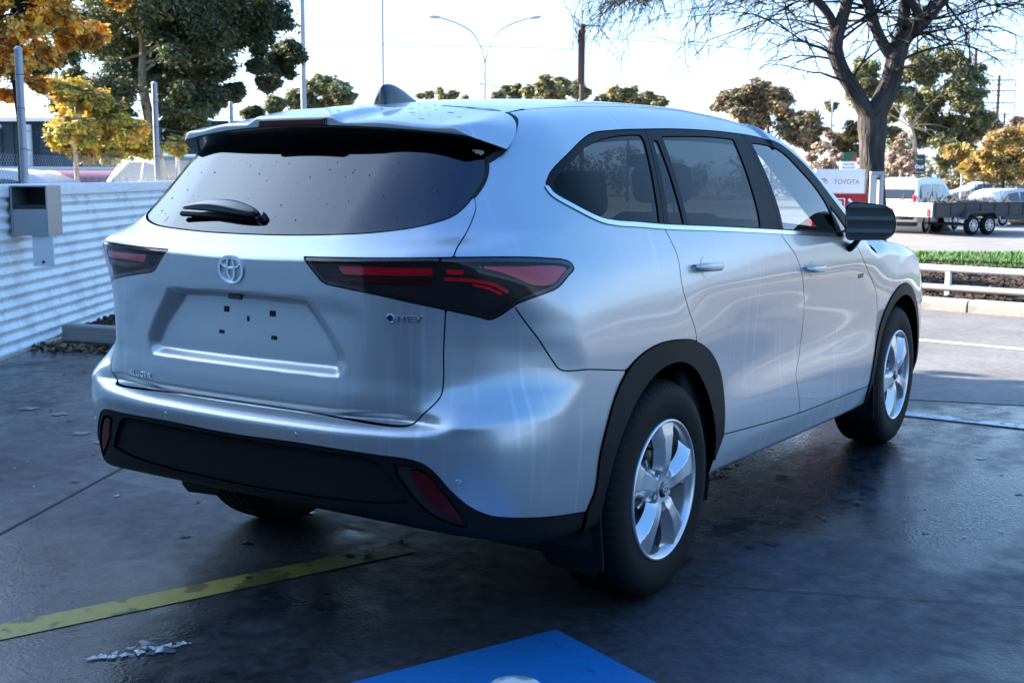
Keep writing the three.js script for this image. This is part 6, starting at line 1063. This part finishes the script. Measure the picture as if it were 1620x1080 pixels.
{ // box trailer
  const t = thing('box_trailer', 'black box trailer with a white tailgate and two axles on the street', 'trailer'); t.position.copy(site(14.15, 41.3, -.55)); t.rotation.y = SX + .50;
  const dk = std(lin(.045, .045, .05), .6); const bx = (w, h, d, x, y, z, m, n, par = t) => mesh(n, new RoundedBoxGeometry(w, h, d, 1, .01).translate(x, y, z), m, par);
  const tb = bx(4.6, .10, 1.9, 1.6, .66, 0, dk, 'tray'); for (const s of [1, -1]) { bx(4.6, .40, .05, 1.6, .88, s * .95, dk, 'side_panel'); bx(4.6, .05, .09, 1.6, 1.09, s * .95, M.darkMetal, 'side_rail'); for (let i = 0; i < 7; i++) bx(.05, .42, .03, -.6 + i * .72, .88, s * .985, M.darkMetal, 'side_stake'); }
  const tail = bx(.06, .46, 1.9, -.72, .86, 0, std(lin(.75, .74, .70), .5), 'tailgate'); for (const s of [1, -1]) bx(.05, .26, .13, -.765, .78, s * .82, lampRed, 'tail_lamp', tail); bx(.02, .12, .36, -.76, .70, .30, M.whiteMetal, 'number_plate', tail);
  bx(.05, .44, 1.86, 3.88, .86, 0, dk, 'front_panel');
  for (const s of [1, -1]) { const sh = new THREE.Shape([[.55, .55], [.72, .82], [2.05, .82], [2.25, .55], [2.15, .55], [2.0, .76], [.78, .76], [.64, .55]].map(p => new THREE.Vector2(...p))); mesh('mudguard', new THREE.ExtrudeGeometry(sh, { depth: .24, bevelEnabled: false }).translate(0, 0, s > 0 ? .98 : -1.22), dk, t); for (const x of [1.0, 1.78]) addWheel(t, x, .345, s * 1.10, .345, s); }
  bx(1.5, .10, .10, 4.6, .52, 0, dk, 'drawbar'); const ax = new THREE.CylinderGeometry(.04, .04, 2, 10).rotateX(Math.PI / 2); for (const x of [1.0, 1.78]) mesh('axle', ax.clone().translate(x, .345, 0), dk, t);
  // branches and rubbish heaped in the tray
  const load = []; for (let i = 0; i < 260; i++) { const g = new THREE.CylinderGeometry(.01, .014, rr(.3, .9), 4).rotateZ(rr(0, 3)).rotateY(rr(0, 6)).translate(rr(-.4, 3.6), rr(.8, 1.16), rr(-.8, .8)); load.push(g); } const lo = mesh('brush_load', mergeGeometries(load), std(lin(.2, .16, .12), .9), tb); lo.userData.kind = 'stuff';
}
const sedan = [[-2.3, .4], [-2.34, .7], [-2.25, .92], [-1.75, 1.02], [-1.15, 1.36], [-.6, 1.45], [.1, 1.44], [.55, 1.32], [1.15, 1.0], [2.05, .86], [2.3, .7], [2.3, .38], [0, .3], [-2.3, .4]];
const sedanGlass = [[[-1.45, 1.0], [-1.05, 1.3], [-.5, 1.37], [-.45, 1.0]], [[-.38, 1.0], [-.40, 1.37], [.1, 1.37], [.5, 1.27], [1.02, 1.0]]], sedanEnds = [[-1.72, 1.05, -1.2, 1.35], [.6, 1.31, 1.15, 1.02]];
vehicle('parked_sedan', 'silver car with a red tail lamp beyond the trailer at the right edge', 'cars across the street', site(20.6, 50, -.55), SX + .5, { len: 4.6, width: 1.78, belt: .98, top: 1.45, wr: .31, paint: carPaint(.55, .56, .58), profile: sedan, wheels: [[-1.4, .31], [1.4, .31]], glass: sedanGlass, ends: sedanEnds, bits: [[-2.3, .80, .62, .12, .14, .42, lampRed, 'tail_lamp'], [2.2, .7, .6, .2, .12, .3, lampClear, 'headlamp']] });
vehicle('parked_sedan', 'white car parked behind the black railing at the right edge', 'cars across the street', site(28.6, 74, -.4), SX + .1 + Math.PI, { len: 4.8, width: 1.8, belt: .98, top: 1.45, wr: .32, paint: carPaint(.78, .78, .78), profile: sedan, wheels: [[-1.4, .32], [1.4, .32]], glass: sedanGlass, ends: sedanEnds, bits: [[-2.3, .80, .62, .12, .14, .42, lampRed, 'tail_lamp']] });
const uteProfile = [[-2.55, .55], [-2.58, 1.05], [-.75, 1.08], [-.66, 1.6], [-.5, 1.74], [.35, 1.76], [.62, 1.66], [1.2, 1.12], [2.2, 1.0], [2.5, .85], [2.52, .5], [0, .42], [-2.55, .55]];
vehicle('parked_ute', 'pale grey dual-cab ute behind the chain-link fence', null, site(-6.75, 24.2, -.02), YAW + 2.55, { category: 'ute', len: 5, width: 1.85, belt: 1.08, top: 1.76, wr: .38, paint: carPaint(.24, .245, .24), profile: uteProfile, wheels: [[-1.5, .38], [1.5, .38]], glass: [[[-.5, 1.14], [-.48, 1.6], [-.05, 1.66], [-.05, 1.14]], [[.02, 1.14], [.02, 1.66], [.4, 1.66], [1.05, 1.14]]], ends: [[-.76, 1.14, -.66, 1.62], [.66, 1.62, 1.17, 1.16]], bits: [[2.45, .86, .68, .1, .18, .3, lampClear, 'headlamp'], [-2.58, .85, .78, .05, .3, .16, lampRed, 'tail_lamp'], [-.9, 1.45, .7, .06, .75, .06, M.whiteMetal, 'sports_bar']] });
vehicle('parked_sedan', 'red car behind the fence left of the grey ute', 'cars in the yard', site(-9.2, 25.5, -.02), YAW + 2.3, { len: 4.4, width: 1.75, belt: .98, top: 1.45, wr: .31, paint: carPaint(.34, .015, .02), profile: sedan, wheels: [[-1.4, .31], [1.4, .31]], glass: sedanGlass, ends: sedanEnds, bits: [[2.2, .72, .6, .2, .12, .3, lampClear, 'headlamp']] });
vehicle('parked_sedan', 'silver sedan close behind the white fence, only its roof showing', 'cars in the yard', site(-6.35, 15.6, -.02), YAW + .12, { len: 4.6, width: 1.78, belt: .98, top: 1.45, wr: .31, paint: carPaint(.62, .66, .72), profile: sedan.map(([x, y]) => [x * .92, y * 1.0]), wheels: [[-1.3, .31], [1.3, .31]], glass: sedanGlass.map(p => p.map(([x, y]) => [x * .92, y])), ends: sedanEnds.map(([a, b, c, d]) => [a * .92, b, c * .92, d]) });
vehicle('parked_sedan', 'dark blue car at the left edge of the yard', 'cars in the yard', site(-10.6, 22, -.02), YAW + .25, { len: 4.6, width: 1.78, belt: .98, top: 1.5, wr: .31, paint: carPaint(.03, .06, .13), profile: sedan.map(([x, y]) => [x, y * 1.05]), wheels: [[-1.4, .31], [1.4, .31]], glass: sedanGlass, ends: sedanEnds, bits: [[-2.3, .84, .62, .12, .14, .42, lampRed, 'tail_lamp']] });
vehicle('parked_wagon', 'white van-like wagon seen between the tubular fence and the rear window edge', 'cars in the yard', site(-7.6, 29.3, -.02), YAW + 2.6, { len: 4.7, width: 1.86, belt: 1.14, top: 1.70, wr: .36, paint: carPaint(.75, .76, .77), profile: suvProfile.map(([x, y]) => [x, y * .9]), wheels: [[-1.45, .36], [1.4, .36]], glass: [[[-1.98, 1.12], [-1.85, 1.52], [-.1, 1.55], [-.1, 1.12]], [[0, 1.12], [0, 1.55], [.32, 1.5], [.9, 1.12]]], ends: [[-2.2, 1.12, -2.12, 1.5], [.42, 1.56, .98, 1.17]] });
// ---------------------------------------------------------------- cabin
M.seat = std(lin(.028, .028, .030), .85); M.liner = std(lin(.12, .12, .12), .95); M.carpet = std(lin(.02, .02, .021), .95);
function seat(x, z, w, y0, h, tilt, heads, name) {
  const s = new THREE.Group(); s.name = name; car.add(s); s.position.set(x, 0, z);
  mesh('seat_cushion', new RoundedBoxGeometry(w, .17, .52, 4, .06).translate(0, y0, -.26), M.seat, s);
  const b = mesh('backrest', new RoundedBoxGeometry(w, h, .15, 4, .065).translate(0, h / 2, 0), M.seat, s); b.position.y = y0; b.rotation.x = tilt;
  for (const hx of heads) { const hr = mesh('headrest', new RoundedBoxGeometry(.27, .17, .11, 4, .05).translate(hx, h + .13, .0), M.seat, b); for (const q of [-.05, .05]) mesh('headrest_rod', new THREE.CylinderGeometry(.006, .006, .12, 8).translate(hx + q, h + .03, 0), M.chrome, hr); }
}
seat(.38, -1.25, .52, .70, .58, .22, [0], 'driver_seat'); seat(-.38, -1.25, .52, .70, .58, .22, [0], 'passenger_seat');
seat(0, -.32, 1.40, .72, .52, .20, [-.46, 0, .46], 'rear_seat'); seat(0, .46, 1.12, .74, .40, .12, [-.3, .3], 'third_row_seat');
part('headliner', net.cut((x, y, z, u, nx, ny) => y < 1.3 ? -1 : min(.62 - Math.abs(x), .32 - z, z + 1.62, ny - .2), { offset: -.035, depth: 0 }), M.liner);
part('cabin_floor', new RoundedBoxGeometry(1.62, .06, 3.2, 2, .02).translate(0, .46, -.75), M.carpet);
part('load_floor', new RoundedBoxGeometry(1.3, .05, .55, 2, .02).translate(0, .74, .68), M.carpet);
{ const d = part('dashboard', new RoundedBoxGeometry(1.62, .34, .42, 4, .09).translate(0, .98, -2.16), M.seat); void d; const st = part('steering_wheel', new THREE.TorusGeometry(.185, .017, 10, 40), M.gloss); st.position.set(.38, 1.02, -1.80); st.rotation.x = -.42; mesh('wheel_hub', new RoundedBoxGeometry(.16, .11, .05, 2, .02), M.gloss, st); mesh('wheel_spoke', new RoundedBoxGeometry(.34, .035, .02, 2, .006), M.gloss, st); }
for (const s of [1, -1]) { part('door_trim', new RoundedBoxGeometry(.05, .62, 1.0, 2, .02).translate(s * .86, .82, -1.62), M.seat); part('door_trim', new RoundedBoxGeometry(.05, .62, .82, 2, .02).translate(s * .865, .84, -.66), M.seat); part('cargo_trim', new RoundedBoxGeometry(.05, .55, .62, 2, .02).translate(s * .80, .93, .18), M.seat); }
{ const m = part('rear_view_mirror', new RoundedBoxGeometry(.22, .065, .03, 2, .012), M.gloss); m.position.set(0, 1.5, -1.72); }
{ // carton on the back seat
  const t = thing('cardboard_carton', 'brown cardboard carton with a printed emblem on the back seat', 'carton'); t.position.set(.60, .81, -.74); t.rotation.y = .75;
  const ct = canvasTex(256, 256, (x, w, h) => { x.fillStyle = '#b08d66'; x.fillRect(0, 0, w, h); for (let i = 0; i < 240; i++) { x.fillStyle = `rgba(${90 + 40 * (i % 3)},70,40,.05)`; x.fillRect(0, rnd() * h, w, 1 + rnd() * 3); } x.strokeStyle = x.fillStyle = '#1b1b1c'; x.lineWidth = 9; for (const [a, b, dy] of [[78, 60, 0], [28, 54, 0], [62, 25, -26]]) { x.beginPath(); x.ellipse(w / 2, h * .34, a, b, 0, 0, 7); x.save(); x.restore(); x.stroke(); void dy; } x.fillStyle = '#8d1426'; x.font = 'bold 40px sans-serif'; x.textAlign = 'center'; x.fillText('TOYOTA', w / 2, h * .72); });
  const cm = std(lin(.38, .26, .15), .9); mesh('carton_body', new RoundedBoxGeometry(.36, .36, .30, 1, .004).translate(0, .18, 0), cm, t);
  const p = mesh('carton_print', new THREE.PlaneGeometry(.29, .29).translate(0, .20, .1515), faceMat(ct, .9), t); p.userData.label = 'dark printed emblem'; const q = mesh('carton_print', new THREE.PlaneGeometry(.29, .27).rotateY(Math.PI / 2).translate(.1815, .20, 0), faceMat(ct, .9), t); void q;
  mesh('packing_tape', new THREE.BoxGeometry(.06, .002, .305).translate(0, .361, 0), std(lin(.45, .35, .22), .3), t);
}
// ---------------------------------------------------------------- grass, mulch, fallen leaves
{
  const bl = new THREE.BufferGeometry(); bl.setAttribute('position', new THREE.Float32BufferAttribute([-.006, 0, 0, .006, 0, 0, .004, .05, .01, -.004, .05, .01, 0, .10, .03], 3)); bl.setIndex([0, 1, 2, 0, 2, 3, 3, 2, 4]); bl.computeVertexNormals();
  const n = 26000, im = new THREE.InstancedMesh(bl, std(lin(1, 1, 1), .8, { side: THREE.DoubleSide }), n), m = new THREE.Matrix4(), q = new THREE.Quaternion(), c = new THREE.Color();
  for (let i = 0; i < n; i++) { const t = Math.pow(rnd(), 2.2), s = rr(3.5, 16), p = site(s, lerp(18.45, 29.6, t), .012 - .565 * sstep(.26, 1, (t * 11.15 + .05) / 11.6)); q.setFromEuler(new THREE.Euler(rr(-.3, .3), rr(0, 6.3), rr(-.3, .3))); const k = rr(.5, 1.1); m.compose(p, q, new THREE.Vector3(k * 1.6, k * .8, k)); im.setMatrixAt(i, m); const g = rr(.7, 1.3); c.setRGB(.06 * g, .17 * g, .02 * g); im.setColorAt(i, c); }
  im.name = 'grass'; im.userData = { kind: 'stuff', label: 'short green grass on the verge beyond the barrier', category: 'grass' }; im.castShadow = im.receiveShadow = true; scene.add(im);
}
const chip = new THREE.BoxGeometry(.05, .008, .018);
function scatter(name, label, category, geo, mat, n, place, cols) { const im = new THREE.InstancedMesh(geo, mat, n), m = new THREE.Matrix4(), q = new THREE.Quaternion(), c = new THREE.Color(); for (let i = 0; i < n; i++) { const [p, k, tilt] = place(i); q.setFromEuler(new THREE.Euler(rr(-tilt, tilt), rr(0, 6.3), rr(-tilt, tilt))); m.compose(p, q, new THREE.Vector3(k, k, k)); im.setMatrixAt(i, m); const b = cols[Math.floor(rnd() * cols.length)], v = rr(.6, 1.4); c.setRGB(b[0] * v, b[1] * v, b[2] * v); im.setColorAt(i, c); } im.name = name; im.userData = { kind: 'stuff', label, category }; im.castShadow = im.receiveShadow = true; scene.add(im); return im; }
scatter('mulch', 'dark bark mulch covering the garden bed', 'mulch', chip, std(lin(1, 1, 1), .95), 11000, () => { const t = rr(-3, 8), o = .25 + 7 * Math.pow(rnd(), 1.3), p = kx(t, o); return [new THREE.Vector3(p[0], .04 + rr(0, .025), p[1]), rr(.6, 1.8), .5]; }, [[.05, .028, .018], [.09, .055, .035], [.03, .018, .012]]);
scatter('planter_mulch', 'leaf mulch in the planter behind the short kerb', 'mulch', chip, std(lin(1, 1, 1), .95), 2600, () => { const s = FS + rr(.08, 2.2); return [site(s, 10.35 - (s - FS) * .33 + rr(0, 3.2), .06 + rr(0, .02)), rr(.6, 1.6), .5]; }, [[.07, .04, .02], [.12, .06, .03], [.04, .025, .015]]);
const lf = new THREE.BufferGeometry(); { const pts = [[0, 0, 0], [.012, .004, .006], [.016, .003, .018], [.009, .006, .03], [0, .002, .042], [-.010, .007, .03], [-.016, .002, .017], [-.011, .005, .006]]; const P = [0, .006, .02, ...pts.flat()], I = []; for (let i = 0; i < 8; i++) I.push(0, 1 + (i + 1) % 8, 1 + i); lf.setAttribute('position', new THREE.Float32BufferAttribute(P, 3)); lf.setIndex(I); lf.computeVertexNormals(); }
const leafMat = std(lin(1, 1, 1), .7, { side: THREE.DoubleSide }), leafCols = [[.16, .08, .03], [.22, .12, .04], [.10, .05, .025], [.28, .17, .05]];
scatter('leaf_drift', 'drift of brown leaves along the planter kerb', 'leaves', lf, leafMat, 700, () => { const s = FS + rr(-.0, 2.3); return [site(s, 9.86 - (s - FS) * .33 - Math.abs(rr(-.28, .12)) * rnd(), .006 + rr(0, .03)), rr(.7, 1.5), .6]; }, leafCols);
// single leaves lying on the slab
let nl = 0;
const leafSpots = [[-2.75, 9.0, 'brown leaf on the slab nearest the corrugated fence'], [-2.2, 7.9, 'curled brown leaf left of the bumper corner']];
for (let i = 0; i < 64; i++) { const zone = rnd(); let s, d; if (zone < .72) { s = rr(-3.7, -1.2); d = rr(5.4, 9.6); } else if (zone < .9) { s = rr(-1.4, -.3); d = rr(3.9, 5.6); } else { s = rr(1, 3); d = rr(4.6, 7); }
  const m = mesh(uname('fallen_leaf'), lf, std(lin(...leafCols[i % 4]), .7, { side: THREE.DoubleSide }), scene); m.position.copy(site(s, d, .006)); m.rotation.set(rr(-.25, .25), rr(0, 6.3), rr(-.25, .25)); m.scale.setScalar(rr(.7, 1.35)); tag(m, zone < .72 ? 'small dry brown leaf on the slab between fence and car' : zone < .9 ? 'small dry leaf on the slab behind the rear bumper' : 'small dry leaf on the slab to the right of the rear wheel', 'leaf', zone < .72 ? 'leaves left of the car' : zone < .9 ? 'leaves behind the bumper' : 'leaves right of the car'); nl++; }
// pale flakes of dried residue and torn paper
{ const fl = new THREE.BufferGeometry(); const P = [0, 0, 0], I = []; for (let i = 0; i < 9; i++) { const a = i / 9 * 6.283, r = .02 * (.6 + .8 * ((i * 37) % 10) / 10); P.push(Math.cos(a) * r * 1.8, .001, Math.sin(a) * r); } for (let i = 0; i < 9; i++) I.push(0, 1 + (i + 1) % 9, 1 + i); fl.setAttribute('position', new THREE.Float32BufferAttribute(P, 3)); fl.setIndex(I); fl.computeVertexNormals();
  scatter('pale_flakes', 'pale flakes scattered over the slab', 'flakes', fl, std(lin(1, 1, 1), .5, { side: THREE.DoubleSide }), 120, () => { const z = rnd(); const p = z < .5 ? (() => { const t = rr(-1, 1); return site(-1.12 + .13 * t + rr(-.015, .015), 3.45 + .06 * t + rr(-.035, .035) * (1 - t * t), .0055); })() : z < .7 ? site(rr(-2.8, -.5), rr(4.6, 7), .005) : site(rr(1.6, 3.2), rr(4.2, 7), .005); return [p, z < .5 ? rr(.15, .45) : rr(.1, .5), .02]; }, [[.45, .48, .52], [.35, .38, .42], [.3, .3, .3]]); }
renderer.render(scene, camera);
